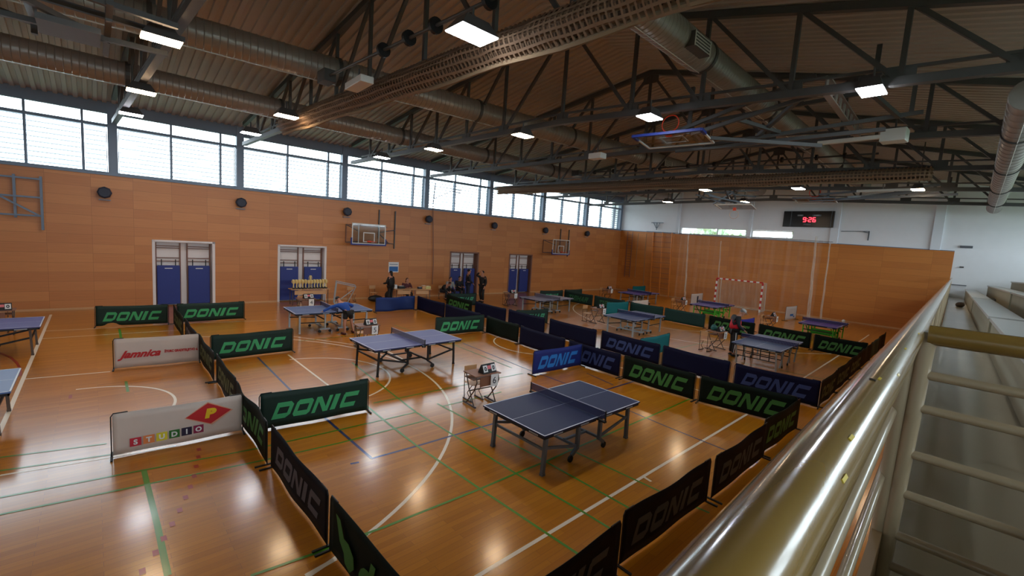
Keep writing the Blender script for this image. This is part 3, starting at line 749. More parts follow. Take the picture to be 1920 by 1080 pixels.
# seating: two-part steps
steps = [(-.5, -.93, 3.12), (-1.28, -1.72, 3.40), (-2.06, -2.5, 3.70), (-2.84, -3.3, 4.0)]
names = ['lowest', 'second', 'third', 'topmost']
mb = MB(); rbox(mb, -2, 34.6, -1.28, -.93, 2.6, 2.85); rbox(mb, -2, 34.6, -2.06, -1.72, 2.6, 3.12); rbox(mb, -2, 34.6, -2.84, -2.5, 2.6, 3.42); rbox(mb, -2, 34.6, -5.0, -3.3, 2.6, 3.7)
struct(mb.build('floor_seating_steps', M['concrete']))
for (y0, y1, z), nm in zip(steps, names):
    for (xa, xb, seg) in ((-2, 10.6, 'nearest the gate'), (11.2, 20.0, 'in the middle'), (20.6, 33.6, 'reaching the end wall')):
        if nm != 'lowest' and xa < 0: pass
        b = empty('seating_bench', rt(xa, y0, 2.6), 0, '%s pale bench row of the stand, section %s' % (nm, seg), 'bench', 'benches of the stand')
        o1 = b.location.copy()
        mb = MB(); rbox(mb, xa, xb, y1, y0-.03, 2.6, z-.05); q = mb.build('riser', M['bench_side'], b); q.matrix_parent_inverse = Matrix.Translation(-o1)
        mb = MB(); rbox(mb, xa-.1, xb+.1, y1, y0, z-.05, z); q = mb.build('seat_board', M['bench_top'], b, bevel=.006); q.matrix_parent_inverse = Matrix.Translation(-o1)

# ================================================================== TABLE TENNIS TABLES
TM = {'navy': mat('navy_table_top', (.06, .13, .29), .55), 'violet': mat('violet_blue_table_top', (.31, .32, .56), .5),
      'blue': mat('mid_blue_table_top', (.23, .31, .50), .5), 'slate': mat('slate_purple_table_top', (.28, .24, .36), .35, coat=.2),
      'purple': mat('purple_table_top', (.24, .18, .48), .4), 'light': mat('light_blue_table_top', (.34, .45, .66), .42), 'steelblue': mat('steel_blue_table_top', (.28, .36, .52), .4)}
M['table_line'] = mat('table_white_line', (.80, .83, .88), .4)
M['net_band'] = mat('net_white_tape', (.66, .66, .74), .7)
M['tnet_dark'] = net_mat('table_net_mesh', (.10, .12, .30), .02, .62, 1)
M['tnet_grey'] = net_mat('table_net_mesh_grey', (.32, .31, .38), .02, .60, 1)
def tt_table(c, rz, top, frame, label, style='std', netm='tnet_dark', half='both', logo=True, apron=None):
    r = empty('table_tennis_table', (c[0], c[1], 0), rz, label, 'table tennis table')
    L, Wd, H = 2.74, 1.525, .76; fm = M[frame]; ap = apron or M['black']
    for s in (-1, 1):
        mb = MB(); mb.box((s*L/4, 0, H-.0125), (L/2-.004, Wd, .025))
        z = H+.0012
        def st(x0, x1, y0, y1): mb.add([(x0, y0, z), (x1, y0, z), (x1, y1, z), (x0, y1, z)], [(0, 1, 2, 3)], 1)
        st(s*.003, s*L/2, Wd/2-.022, Wd/2); st(s*.003, s*L/2, -Wd/2, -Wd/2+.022); st(s*(L/2-.022), s*L/2, -Wd/2, Wd/2); st(s*.003, s*L/2, -.0035, .0035)
        half_ = mb.build('table_half', [TM[top], M['table_line']], r)
        mb = MB(); q = .045
        mb.box((s*L/4, Wd/2-.03, H-.05), (L/2-.04, .02, .05)); mb.box((s*L/4, -Wd/2+.03, H-.05), (L/2-.04, .02, .05)); mb.box((s*(L/2-.03), 0, H-.05), (.02, Wd-.04, .05)); mb.box((s*.03, 0, H-.05), (.02, Wd-.06, .05))
        mb.build('apron', ap, half_)
        if logo:
            mb = MB()
            for x in (-.34, .34): mb.box((s*L/4+x, -Wd/2+.018, H-.05), (.22, .003, .024))
            if s < 0:
                for y in (-.5, .5): mb.box((-L/2+.018, y, H-.05), (.003, .2, .024))
            mb.build('apron_print', M['silver'], half_)
    if style in ('std', 'thin'):
        w = .06 if style == 'std' else .045
        for sx in (-1, 1):
            for sy in (-1, 1):
                mb = MB(); mb.bar((sx*(L/2-.2), sy*.62, H-.03), (sx*(L/2-.17), sy*.62, .03), w, w); mb.box((sx*(L/2-.17), sy*.62, .02), (w+.01, w+.01, .04))
                mb.build('leg', fm, r)
                mb = MB(); mb.bar((sx*.32, sy*.6, H-.03), (sx*.32, sy*.6, .2), w, w); mb.bar((sx*.32, sy*.6, .22), (sx*.46, sy*.6, .12), w*.8, w)
                il = mb.build('inner_leg', fm, r)
                wb = MB(); wb.disc((sx*.48, sy*.6, .06), (0, 1, 0), .06, .03); wb.build('wheel', M['rubber'], il)
            mb = MB(); mb.bar((sx*.32, -.6, .24), (sx*.32, .6, .24), .04, .04); mb.bar((sx*(L/2-.19), -.62, .42), (sx*(L/2-.19), .62, .42), .03, .04)
            for sy in (-1, 1): mb.bar((sx*(L/2-.19), sy*.62, .46), (sx*.34, sy*.6, .26), .03, .045)
            mb.build('undercarriage', fm if style == 'std' else M['black'], r)
        for y in (-.3, .3): MB().bar((-.32, y, .25), (.32, y, .25), .04, .04).build('centre_beam', fm, r)
    elif style == 'tray':     # silver legs with castor feet boards
        for sx in (-1, 1):
            for sy in (-1, 1):
                MB().bar((sx*(L/2-.18), sy*.62, H-.03), (sx*(L/2-.18), sy*.62, .02), .055, .055).build('leg', fm, r)
                mb = MB(); mb.bar((sx*.3, sy*.52, H-.03), (sx*.3, sy*.52, .12), .05, .05); mb.build('inner_leg', fm, r)
            f = MB().box((sx*.3, 0, .13), (.07, 1.2, .05)).build('foot_board', fm, r)
            MB().box((sx*.3, .0, .45), (.03, 1.0, .04)).build('cross_bar', M['black'], r)
            for sy in (-1, 1):
                g = MB().bar((sx*.14, sy*.56, .13), (sx*.5, sy*.56, .13), .05, .05).build('castor_bar', fm, r)
                for q in (.14, .5): MB().disc((sx*q, sy*.56, .05), (0, 1, 0), .05, .03).build('wheel', M['rubber'], g)
            mb = MB()
            for sy in (-1, 1): mb.bar((sx*(L/2-.18), sy*.6, .4), (sx*.3, sy*.52, .36), .03, .03)
            mb.build('stay_rods', M['black'], r)
    elif style == 'green':
        for sx in (-1, 1):
            for sy in (-1, 1):
                MB().bar((sx*(L/2-.3), sy*.6, H-.03), (sx*(L/2-.3), sy*.6, .01), .045, .045).build('leg', M['green_frame'], r)
                MB().bar((sx*.28, sy*.55, H-.03), (sx*.28, sy*.55, .06), .05, .05).build('inner_leg', M['green_frame'], r)
                MB().disc((sx*.28, sy*.62, .07), (0, 1, 0), .07, .03).build('wheel', M['rubber'], r)
            MB().box((sx*.28, 0, .33), (.05, 1.1, .1)).build('cross_bar', M['green_frame'], r)
            MB().box((sx*(L/2-.3), 0, .45), (.04, 1.15, .04)).build('cross_bar', M['black'], r)
            mb = MB(); mb.bar((sx*.28, -.5, .1), (sx*(L/2-.3), -.5, .65), .03, .04); mb.bar((sx*.28, .5, .1), (sx*(L/2-.3), .5, .65), .03, .04); mb.bar((sx*.28, -.5, .62), (sx*(L/2-.3), -.5, .3), .03, .04); mb.build('diagonal_brace', M['green_frame'], r)
        MB().box((0, 0, .22), (.5, .9, .06)).build('centre_tray', M['green_frame'], r)
    elif style == 'lattice':
        for sx in (-1, 1):
            for sy in (-1, 1):
                MB().bar((sx*(L/2-.05), sy*.62, H-.03), (sx*(L/2-.28), sy*.62, .02), .04, .05).build('leg', fm, r)
                mb = MB(); mb.bar((sx*.25, sy*.6, H-.03), (sx*.6, sy*.6, .05), .035, .045); mb.bar((sx*.7, sy*.6, H-.03), (sx*.3, sy*.6, .05), .035, .045)
                il = mb.build('crossed_leg', fm, r)
                MB().disc((sx*.32, sy*.6, .05), (0, 1, 0), .05, .03).build('wheel', M['rubber'], il)
            mb = MB()
            for z in (.32, .5): mb.bar((sx*(L/2-.2), -.6, z), (sx*(L/2-.2), .6, z), .025, .025)
            for y in (-.4, -.13, .13, .4): mb.bar((sx*(L/2-.2), y, .32), (sx*(L/2-.16), y, H-.04), .025, .025)
            mb.bar((sx*.45, -.6, .3), (sx*.45, .6, .3), .03, .03)
            mb.build('leg_grille', M['black'], r)
    n = empty('net_assembly', (0, 0, 0)); n.parent = r
    mb = MB(); mb.add([(0, -.9, H+.005), (0, .9, H+.005), (0, .9, H+.142), (0, -.9, H+.142)], [(0, 1, 2, 3)]); mb.build('net_mesh', M[netm], n)
    MB().box((0, 0, H+.147), (.012, 1.8, .012)).build('net_tape', M['net_band'], n)
    for s in (-1, 1):
        mb = MB(); mb.box((0, s*.915, H+.05), (.02, .02, .21)); mb.box((0, s*.86, H-.04), (.06, .13, .03)); mb.box((0, s*.80, H-.05), (.03, .03, .06)); mb.build('net_post', M['black'], n)
    return r
R_ = math.radians
tt_table((6.41, 5.10), R_(-.5), 'navy', 'grey_metal', 'dark navy table with grey legs standing closest to the camera', 'std')
tt_table((6.47, 11.01), R_(.4), 'violet', 'black', 'violet-blue table with black legs and a grey net beside the desk numbered 5', 'thin', 'tnet_grey')
tt_table((6.35, 16.51), R_(-2), 'blue', 'silver', 'blue table with silver legs that the boy in blue leans over', 'tray')
tt_table((17.87, 16.06), R_(.5), 'slate', 'silver', 'slate-purple table with silver castor legs in front of the fourth wall niche', 'tray', 'tnet_grey')
tt_table((17.62, 10.47), R_(1.5), 'blue', 'silver', 'blue table with silver castor legs next to the teal surround', 'tray')
tt_table((27.0, 15.93), R_(-1), 'purple', 'silver', 'purple-blue table with dark legs in front of the climbing frame corner', 'tray')
tt_table((26.55, 10.77), R_(0), 'purple', 'green_frame', 'purple table on bright green frame in front of the handball goal', 'green')
tt_table((25.8, 5.07), R_(0), 'purple', 'green_frame', 'purple table on bright green frame nearest the right end of the far wall', 'green')
tt_table((17.38, 4.97), R_(1), 'steelblue', 'silver', 'steel-blue table on crossed lattice legs beside the man in the red waistcoat', 'lattice')
tt_table((-2.39, 17.0), R_(0), 'violet', 'desk_tube', 'violet-blue table cut by the left frame edge, farther of the two', 'thin')
tt_table((-2.40, 11.33), R_(0), 'light', 'desk_tube', 'light blue table cut by the left frame edge, nearer of the two', 'thin')

# ================================================================== COURT SURROUNDS
def cloth(name, c, tr_=.25):
    m = mat(name, c, .65, var=.12, scale=3, trans=tr_); m.node_tree.nodes['Principled BSDF'].inputs['Specular IOR Level'].default_value = .5 if tr_ else .12; return m
CM = {'green': cloth('dark_green_banner', (.06, .19, .155)), 'black': cloth('black_banner', (.05, .055, .085), 0), 'blackgreen': cloth('shaded_green_banner', (.045, .09, .06), 0),  # blackgreen: darker copy of the green cloth, shade put into its colour
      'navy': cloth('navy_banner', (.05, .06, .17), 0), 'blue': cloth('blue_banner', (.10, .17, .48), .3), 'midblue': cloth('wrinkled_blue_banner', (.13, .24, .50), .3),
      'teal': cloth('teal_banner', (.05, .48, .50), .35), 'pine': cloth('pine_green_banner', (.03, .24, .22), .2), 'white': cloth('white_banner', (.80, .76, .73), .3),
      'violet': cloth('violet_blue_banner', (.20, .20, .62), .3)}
LM = {'green': cloth('green_letters', (.34, .76, .52), .4), 'dgreen': mat('shaded_green_letters', (.22, .46, .20), .6), 'olive': mat('olive_letters', (.30, .34, .16), .6), 'grey': mat('grey_letters', (.32, .31, .34), .6),  # dgreen and olive: the green letters with shade put into the colour
      'lblue': cloth('light_blue_letters', (.20, .55, .85), .35), 'dblue': mat('dim_blue_letters', (.16, .24, .44), .6), 'dark': mat('charcoal_letters', (.20, .27, .32), .6), 'tib': cloth('tibhar_letters', (.30, .66, .50), .35), 'dtib': mat('shaded_tibhar_letters', (.16, .40, .24), .6)}  # dtib: same TIBHAR print, shade of the crosswise banners put into the colour
def barrier(A, B, c, label, word=None, lc='green', wave=.014, H=.7, ph=0.0, extra=None, arch=False, name='court_surround', size=(.80, .40)):
    A = Vector((A[0], A[1], 0)); B = Vector((B[0], B[1], 0)); d = B-A; L = d.length
    r = empty(name, A, math.atan2(d.y, d.x), label, 'barrier')
    def yf(u, z): return wave*(math.sin(4.1*u/L*2+ph)+.5*math.sin(9.0*u/L+5*z+ph*2))*math.sin(math.pi*min(1, max(0, u/L)))
    def zt(u): return H-.018*math.sin(math.pi*u/L)
    nx, nz = 26, 6; vs = []; fs = []
    x0, x1 = .03, L-.03
    for side in (-.004, .004):
        for i in range(nx+1):
            u = x0+(x1-x0)*i/nx
            for j in range(nz+1):
                z = .03+(zt(u)-.03)*j/nz
                if arch and j == 0: z += .09*math.exp(-((u-.42)/.16)**4)
                vs.append((u, yf(u, z)+side, z))
    n = (nx+1)*(nz+1)
    for s in (0, 1):
        for i in range(nx):
            for j in range(nz):
                a = s*n+i*(nz+1)+j; f = (a, a+1, a+nz+2, a+nz+1); fs.append(f if s else f[::-1])
    for i in range(nx):
        a = i*(nz+1); fs.append((a, a+nz+1, n+a+nz+1, n+a)); a += nz; fs.append((a, n+a, n+a+nz+1, a+nz+1))
    for j in range(nz): fs.append((j, n+j, n+j+1, j+1)); a = nx*(nz+1)+j; fs.append((a, a+1, n+a+1, n+a))
    mb = MB(); mb.add(vs, fs); cl = mb.build('banner_cloth', CM[c], r, smooth=False)
    for p in cl.data.polygons: p.use_smooth = True
    for u, s in ((.012, 1), (L-.012, -1)):
        q = MB(); q.tube([(u, 0, .02), (u, 0, H-.05), (u+s*.03, 0, H), (u+s*.2, 0, H+.002)], .009, 6); q.build('frame_post', M['black'], r)
        q = MB(); q.box((u, 0, .012), (.03, .34, .02)); q.build('foot', M['black'], r)
    if word:
        w, h = L*size[0], H*size[1]*1.08
        xf = lambda v: Vector((v.x+L/2, yf(v.x+L/2, v.z+H*.47)-.0065+v.y, v.z+H*.47))
        chunky(word, w, h, xf).build('banner_lettering', LM[lc], r)
    if extra: extra(r, L, H, yf)
    return r
# left chain, from the wall towards the camera
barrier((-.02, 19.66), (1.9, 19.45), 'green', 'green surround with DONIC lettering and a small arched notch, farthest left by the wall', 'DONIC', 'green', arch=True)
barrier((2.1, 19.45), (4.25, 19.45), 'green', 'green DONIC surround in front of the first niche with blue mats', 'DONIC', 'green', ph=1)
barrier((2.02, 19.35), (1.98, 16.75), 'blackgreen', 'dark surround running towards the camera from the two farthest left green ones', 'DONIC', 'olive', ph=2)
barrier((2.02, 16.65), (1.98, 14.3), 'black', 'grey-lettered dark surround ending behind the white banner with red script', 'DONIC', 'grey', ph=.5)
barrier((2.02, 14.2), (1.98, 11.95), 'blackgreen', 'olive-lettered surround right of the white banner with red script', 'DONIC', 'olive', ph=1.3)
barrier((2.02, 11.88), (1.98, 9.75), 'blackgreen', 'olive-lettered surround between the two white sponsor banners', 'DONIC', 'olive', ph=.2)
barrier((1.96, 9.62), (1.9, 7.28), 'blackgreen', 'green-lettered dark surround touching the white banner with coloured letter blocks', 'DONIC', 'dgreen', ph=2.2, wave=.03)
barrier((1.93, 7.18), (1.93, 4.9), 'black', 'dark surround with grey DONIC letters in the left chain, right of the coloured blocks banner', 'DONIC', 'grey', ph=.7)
def bird(r, L, H, yf):
    pts = [(.25, .60), (.36, .58), (.46, .42), (.58, .42), (.70, .34), (.72, .22), (.62, .12), (.50, .16), (.47, .26), (.36, .34)]
    mb = MB(); mb.prism([Vector((x, -.012-.02, z)) for x, z in pts], (0, -.003, 0)); mb.build('banner_emblem', LM['dgreen'], r)
    text_mb('donic', .3, lambda v: Vector((v.x+1.45, v.y-.03, v.z+.30)), bold=.012, shear=.3, width=1.25).build('banner_lettering', LM['dgreen'], r)
barrier((1.93, 4.84), (1.95, 2.5), 'blackgreen', 'dark surround with a green round emblem at the bottom edge of the view', None, extra=bird, wave=.01)
barrier((2.2, 13.82), (4.3, 13.85), 'green', 'green DONIC surround beside the white banner with red script', 'DONIC', 'green', ph=2.6, wave=.025)
barrier((2.1, 8.62), (4.12, 8.45), 'green', 'green DONIC surround in front of the blue corner line, right of the coloured blocks banner', 'DONIC', 'green', ph=.4)
def jam(r, L, H, yf):
    f = lambda cx, cz: (lambda v: Vector((v.x+cx, v.y-.03, v.z+cz)))
    text_mb('Jamnica', .2, f(L*.29, .33), shear=.5, bold=.008, width=L*.48, height=.24).build('red_script', M['red_ink'], r)
    text_mb('ŠTORC GRADITELJSTVO d.', .1, f(L*.77, .36), bold=.006, width=L*.40, height=.1).build('red_caption', M['red_ink'], r)
barrier((.28, 14.05), (2.0, 13.9), 'white', 'white sponsor banner with red slanted script', None, wave=.015, H=.76, extra=jam, name='sponsor_banner')
def studio(r, L, H, yf):
    cols = [(.74, .14, .22), (.86, .50, .28), (.86, .80, .18), (.16, .42, .16), (.12, .08, .20), (.55, .12, .28)]
    cs = L/1.8
    mb = MB(); y = -.026
    mb.prism([Vector((x*cs, y, z)) for x, z in ((.95, .44), (1.26, .64), (1.60, .46), (1.30, .27))], (0, -.004, 0))
    mb.build('red_diamond', M['red_ink'], r)
    M2 = mat('diamond_edge', (.85, .62, .50), .6)
    MB().prism([Vector((x*cs, y+.003, z)) for x, z in ((.93, .435), (1.26, .66), (1.63, .455), (1.32, .245))], (0, -.003, 0)).build('diamond_edge', M2, r)
    text_mb('P', .28, lambda v: Vector((v.x+1.3*cs, v.y+y-.007, v.z+.46)), bold=.02, shear=.15, width=.17, height=.17).build('yellow_letter', mat('yellow_letter', (.88, .72, .10), .6), r)
    for i, (ch, c) in enumerate(zip('STUDIO', cols)):
        cx = (.30+i*.165)*cs; cz = .195+.004*i
        b = MB().box((cx, y-.002, cz), (.142*cs, .006, .135)).build('letter_block', mat('letter_block', c, .6), r)
        text_mb(ch, .1, lambda v: Vector((v.x+cx, v.y+y-.009, v.z+cz)), bold=.004, height=.085).build('letter', M['paper'], b)
    text_mb('REKLAME    TISAK    DIZAJN', .05, lambda v: Vector((v.x+.95*cs, v.y+y, v.z+.62)), width=1.5*cs, height=.035).build('faint_print', mat('faint_print', (.70, .66, .66), .7), r) if False else None
barrier((.12, 8.85), (1.9, 8.78), 'white', 'white sponsor banner with six coloured letter blocks and a red diamond', None, wave=.012, extra=studio, name='sponsor_banner')
# near right row along the balcony
barrier((2.0, 2.42), (4.28, 2.46), 'black', 'black surround at the bottom edge beside the foreground rail', 'DONIC', 'dark', ph=.3)
barrier((4.42, 2.53), (6.7, 2.47), 'black', 'black surround with charcoal DONIC letters, second along the foreground rail', 'DONIC', 'dark', ph=1.4)
barrier((6.8, 2.45), (9.08, 2.43), 'black', 'black surround with charcoal letters between the rail and the long white line', 'DONIC', 'dark', ph=2.1)
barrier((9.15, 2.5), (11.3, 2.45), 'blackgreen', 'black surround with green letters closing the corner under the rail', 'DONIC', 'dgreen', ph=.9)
# cross rows at 11 m and 13.4 m
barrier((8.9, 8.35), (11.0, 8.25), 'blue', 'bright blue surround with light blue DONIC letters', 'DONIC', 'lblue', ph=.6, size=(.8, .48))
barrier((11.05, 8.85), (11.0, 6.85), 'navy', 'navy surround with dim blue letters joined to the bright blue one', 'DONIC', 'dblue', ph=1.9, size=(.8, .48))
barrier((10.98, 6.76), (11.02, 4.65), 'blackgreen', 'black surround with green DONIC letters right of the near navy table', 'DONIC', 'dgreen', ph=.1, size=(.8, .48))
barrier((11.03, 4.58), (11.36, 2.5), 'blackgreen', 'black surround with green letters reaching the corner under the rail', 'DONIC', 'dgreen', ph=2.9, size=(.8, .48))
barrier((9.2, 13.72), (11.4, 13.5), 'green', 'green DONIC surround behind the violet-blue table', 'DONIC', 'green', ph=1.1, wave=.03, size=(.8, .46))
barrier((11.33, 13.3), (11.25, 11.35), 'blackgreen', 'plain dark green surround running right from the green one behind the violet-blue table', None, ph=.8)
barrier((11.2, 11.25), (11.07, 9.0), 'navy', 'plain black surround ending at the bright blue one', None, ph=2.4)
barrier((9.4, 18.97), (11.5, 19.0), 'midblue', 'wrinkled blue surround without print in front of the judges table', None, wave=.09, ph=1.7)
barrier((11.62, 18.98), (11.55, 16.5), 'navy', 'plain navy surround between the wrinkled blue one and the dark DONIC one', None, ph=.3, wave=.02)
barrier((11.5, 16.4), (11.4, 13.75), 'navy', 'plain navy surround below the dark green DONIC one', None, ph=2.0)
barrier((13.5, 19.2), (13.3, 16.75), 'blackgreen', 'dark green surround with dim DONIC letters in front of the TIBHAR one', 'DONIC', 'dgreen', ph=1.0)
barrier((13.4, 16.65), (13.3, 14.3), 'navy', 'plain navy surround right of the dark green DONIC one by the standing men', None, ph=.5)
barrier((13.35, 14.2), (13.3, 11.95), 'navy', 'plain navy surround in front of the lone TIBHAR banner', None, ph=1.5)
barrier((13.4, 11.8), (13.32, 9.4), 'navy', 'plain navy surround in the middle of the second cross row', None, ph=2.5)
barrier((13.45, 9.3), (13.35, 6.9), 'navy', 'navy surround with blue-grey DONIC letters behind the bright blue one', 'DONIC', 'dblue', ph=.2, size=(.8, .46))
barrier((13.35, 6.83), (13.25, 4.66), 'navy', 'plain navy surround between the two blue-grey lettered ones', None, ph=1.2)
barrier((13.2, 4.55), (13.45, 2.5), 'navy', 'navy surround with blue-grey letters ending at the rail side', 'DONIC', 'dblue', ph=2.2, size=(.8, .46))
xs_ = [13.5, 15.5, 17.7, 19.9, 22.1, 24.3, 26.5]
desc = ['first dark green side panel beyond the navy lettered surround', 'second dark side panel beyond the rail corner', 'third dark side panel along the far sideline', 'fourth dark side panel beside the lattice-leg table',
        'fifth dark side panel, taller looking, past the lettered far row', 'sixth dark side panel nearest the far wall']
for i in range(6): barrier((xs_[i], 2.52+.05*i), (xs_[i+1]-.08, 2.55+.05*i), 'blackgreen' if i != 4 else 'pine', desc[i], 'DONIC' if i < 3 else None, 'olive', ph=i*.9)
# far rows
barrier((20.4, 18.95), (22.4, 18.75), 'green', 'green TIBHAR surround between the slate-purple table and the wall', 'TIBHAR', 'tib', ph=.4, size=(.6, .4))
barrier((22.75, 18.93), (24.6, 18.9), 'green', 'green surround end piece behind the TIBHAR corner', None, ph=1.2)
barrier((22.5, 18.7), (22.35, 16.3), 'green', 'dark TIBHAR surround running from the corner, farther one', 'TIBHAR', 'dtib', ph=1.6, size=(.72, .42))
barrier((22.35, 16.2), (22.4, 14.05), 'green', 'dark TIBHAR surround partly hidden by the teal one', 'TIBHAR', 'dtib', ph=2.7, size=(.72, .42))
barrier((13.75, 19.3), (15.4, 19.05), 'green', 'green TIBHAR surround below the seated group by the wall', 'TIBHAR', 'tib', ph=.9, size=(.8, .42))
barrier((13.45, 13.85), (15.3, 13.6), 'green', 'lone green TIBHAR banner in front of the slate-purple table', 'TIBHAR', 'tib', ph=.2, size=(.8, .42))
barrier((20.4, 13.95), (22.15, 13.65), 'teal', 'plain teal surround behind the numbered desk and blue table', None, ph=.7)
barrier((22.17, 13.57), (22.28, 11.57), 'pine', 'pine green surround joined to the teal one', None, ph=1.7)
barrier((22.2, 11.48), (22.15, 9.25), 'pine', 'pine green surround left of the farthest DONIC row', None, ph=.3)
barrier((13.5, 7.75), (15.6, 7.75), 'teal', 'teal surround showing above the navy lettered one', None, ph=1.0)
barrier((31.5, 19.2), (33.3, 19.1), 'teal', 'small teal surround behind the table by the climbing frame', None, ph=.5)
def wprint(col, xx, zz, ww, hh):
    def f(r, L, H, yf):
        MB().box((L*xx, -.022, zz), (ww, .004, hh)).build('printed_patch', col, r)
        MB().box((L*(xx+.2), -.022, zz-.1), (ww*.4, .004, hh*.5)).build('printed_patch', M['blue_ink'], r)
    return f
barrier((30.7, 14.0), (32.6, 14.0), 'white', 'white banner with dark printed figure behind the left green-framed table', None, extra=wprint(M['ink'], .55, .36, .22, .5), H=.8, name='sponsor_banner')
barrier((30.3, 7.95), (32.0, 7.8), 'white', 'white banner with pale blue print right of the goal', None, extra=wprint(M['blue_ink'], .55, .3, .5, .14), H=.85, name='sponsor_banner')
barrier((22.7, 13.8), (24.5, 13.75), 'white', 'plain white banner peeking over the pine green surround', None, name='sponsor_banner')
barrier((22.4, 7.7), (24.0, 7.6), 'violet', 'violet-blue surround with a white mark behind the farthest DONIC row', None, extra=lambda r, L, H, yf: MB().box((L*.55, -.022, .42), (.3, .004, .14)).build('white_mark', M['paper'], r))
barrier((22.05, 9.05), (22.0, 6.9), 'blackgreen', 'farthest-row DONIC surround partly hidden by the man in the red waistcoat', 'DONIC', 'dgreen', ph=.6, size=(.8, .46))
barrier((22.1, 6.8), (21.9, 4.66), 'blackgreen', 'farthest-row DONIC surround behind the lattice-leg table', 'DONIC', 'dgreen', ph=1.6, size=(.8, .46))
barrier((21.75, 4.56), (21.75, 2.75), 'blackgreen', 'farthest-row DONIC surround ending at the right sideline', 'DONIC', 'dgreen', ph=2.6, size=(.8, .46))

# ================================================================== WALL FITTINGS
def frame_at(p, rz, name, label, cat, group=None): return empty(name, p, rz, label, cat, group)
# niche gear: wall bars above blue mats (local x runs along the wall, y into the wall)
NN = ['nearest the left edge', 'with the trophy table in front', 'behind the two standing men', 'farthest along the wall']
for (a, b), nm in zip(NICHES, NN):
    w = b-a
    mb = MB()
    for x0, x1 in ((a, a+.1), (b-.1, b)): wbox(mb, x0, x1, 0, TOPZ, 0.015, -.36)
    wbox(mb, a, b, TOPZ-.08, TOPZ, .015, -.36)
    struct(mb.build('trim_%d' % (4+NN.index(nm)), M['niche'] if b < 15 else M['ladder_wood']))
    for k2, side in enumerate(('left', 'right')):
        x0 = a+.14+k2*(w/2-.02); x1 = x0+w/2-.27
        r = empty('wall_bars', wl(x0, 0, -.3), YAWW, 'brown wall-bar frame, %s one of the niche %s' % (side, nm), 'wall bars', 'wall bars in the niches'); W_ = x1-x0
        for x in (0, W_): MB().bar((x, .02, .0), (x, .02, 2.66), .05, .06).build('upright', M['ladder_wood'], r)
        for z in (2.52, 2.44, 2.02, 1.88): MB().bar((0, .02, z), (W_, .02, z), .035, .035).build('rung', M['ladder_wood'], r)
        r = empty('gym_mat', wl(x0+.04, .04, -.2), YAWW, 'tall blue mat hooked up, %s one of the niche %s' % (side, nm), 'gym mat', 'blue mats in the niches')
        MB().box((W_/2-.04, 0, .84), (W_-.04, .12, 1.66)).build('mat_body', M['mat_blue'], r, bevel=.025)
        for x in (W_*.2, W_*.78): MB().box((x-.03, -.02, 1.78), (.035, .03, .3)).build('hook_strap', M['black'], r)
        MB().box((W_/2-.04, -.064, 1.55), (.26, .004, .035)).build('maker_patch', M['paper'], r)
# round wall loudspeakers
SPK = [((196, 361), 'nearest the left edge'), ((452, 380), 'above the second niche side, second from the left edge'), ((651, 397), 'left above the nearer backboard'), ((804, 411), 'beside the rope pole'),
       ((927, 423), 'between the third niche and the far backboard'), ((1023, 432), 'left above the far backboard'), ((1101, 438), 'closest to the far corner')]
for p, nm in SPK:
    c = onw(*p, off=.16)
    r = empty('wall_loudspeaker', c, YAWW, 'dark wall loudspeaker %s' % nm, 'speaker', 'dark loudspeakers along the window wall')
    MB().tube([(0, .12, 0), (0, .02, 0), (0, -.1, 0), (0, -.15, 0)], [.17, .22, .22, .17], 8).build('speaker_body', M['speaker'], r, smooth=True)
    MB().box((0, .1, -.28), (.34, .12, .03)).build('bracket', M['steel_blue'], r)
# wall-mounted backboards
def wall_hoop(px, off, label, board=True, rear=((1.6, 5.1), (2.9, 5.1))):
    c = onw(px[0], px[1], off=off)
    r = empty('wall_basketball_hoop', c, YAWW, label, 'basketball hoop')
    if board:
        MB().box((0, 0, 0), (1.8, .015, 1.05)).build('board_pane', M['board_glass'], r)
        mb = MB()
        for s in (-1, 1): mb.box((s*.88, -.01, 0), (.05, .03, 1.05)); mb.box((0, -.01, s*.5), (1.8, .03, .05))
        for s in (-1, 1): mb.box((s*.29, -.012, -.17), (.045, .02, .46))
        for z in (.06, -.4): mb.box((0, -.012, z), (.62, .02, .045))
        mb.box((-.55, .02, 0), (.04, .03, 1.0)); mb.box((.55, .02, 0), (.04, .03, 1.0))
        mb.build('board_frame', M['white_metal'], r)
        mb = MB(); mb.box((0, -.01, -.55), (1.86, .06, .07))
        for s in (-1, 1): mb.box((s*.92, -.01, -.4), (.06, .06, .36))
        mb.build('edge_padding', M['mat_blue'], r)
        mb = MB(); mb.tube([(.225*math.cos(2*math.pi*i/20), -.35+.225*math.sin(2*math.pi*i/20), -.38) for i in range(21)], .014, 6); mb.box((0, -.06, -.38), (.16, .12, .08)); mb.build('rim', M['orange'], r)
    hh = off
    mb = MB()
    for z in (.42, -.5):
        mb.bar((-.8, hh-.03, z), (1.5, hh-.03, z), .04, .05)
    mb.bar((-.8, hh-.03, .42), (-.8, hh-.03, -.5), .04, .05)
    mb.build('wall_frame', M['orange'] if False else M['ladder_wood'], r)
    for x, z0, z1 in ((1.0, -.2, 1.35), (1.95, -.75, 1.35)): MB().bar((x+.0, hh-.04, z0), (x, hh-.04, z1), .06, .06).build('guide_rail', M['steel'], r)
    for a, b_ in (((-.5, .03, .1), (-.8, hh-.03, .42)), ((.5, .03, .1), (1.95, hh-.05, .3)), ((-.5, .03, -.4), (-.8, hh-.03, -.5)), ((.5, .03, -.4), (1.9, hh-.05, -.48)), ((.5, .03, .1), (1.6, hh-.05, -.45))):
        MB().bar(a, b_, .035, .035).build('support_arm', M['grey_metal'], r)
    return r
wall_hoop((692, 439), 1.1, 'glass backboard with blue lower padding on the long wall, nearer one')
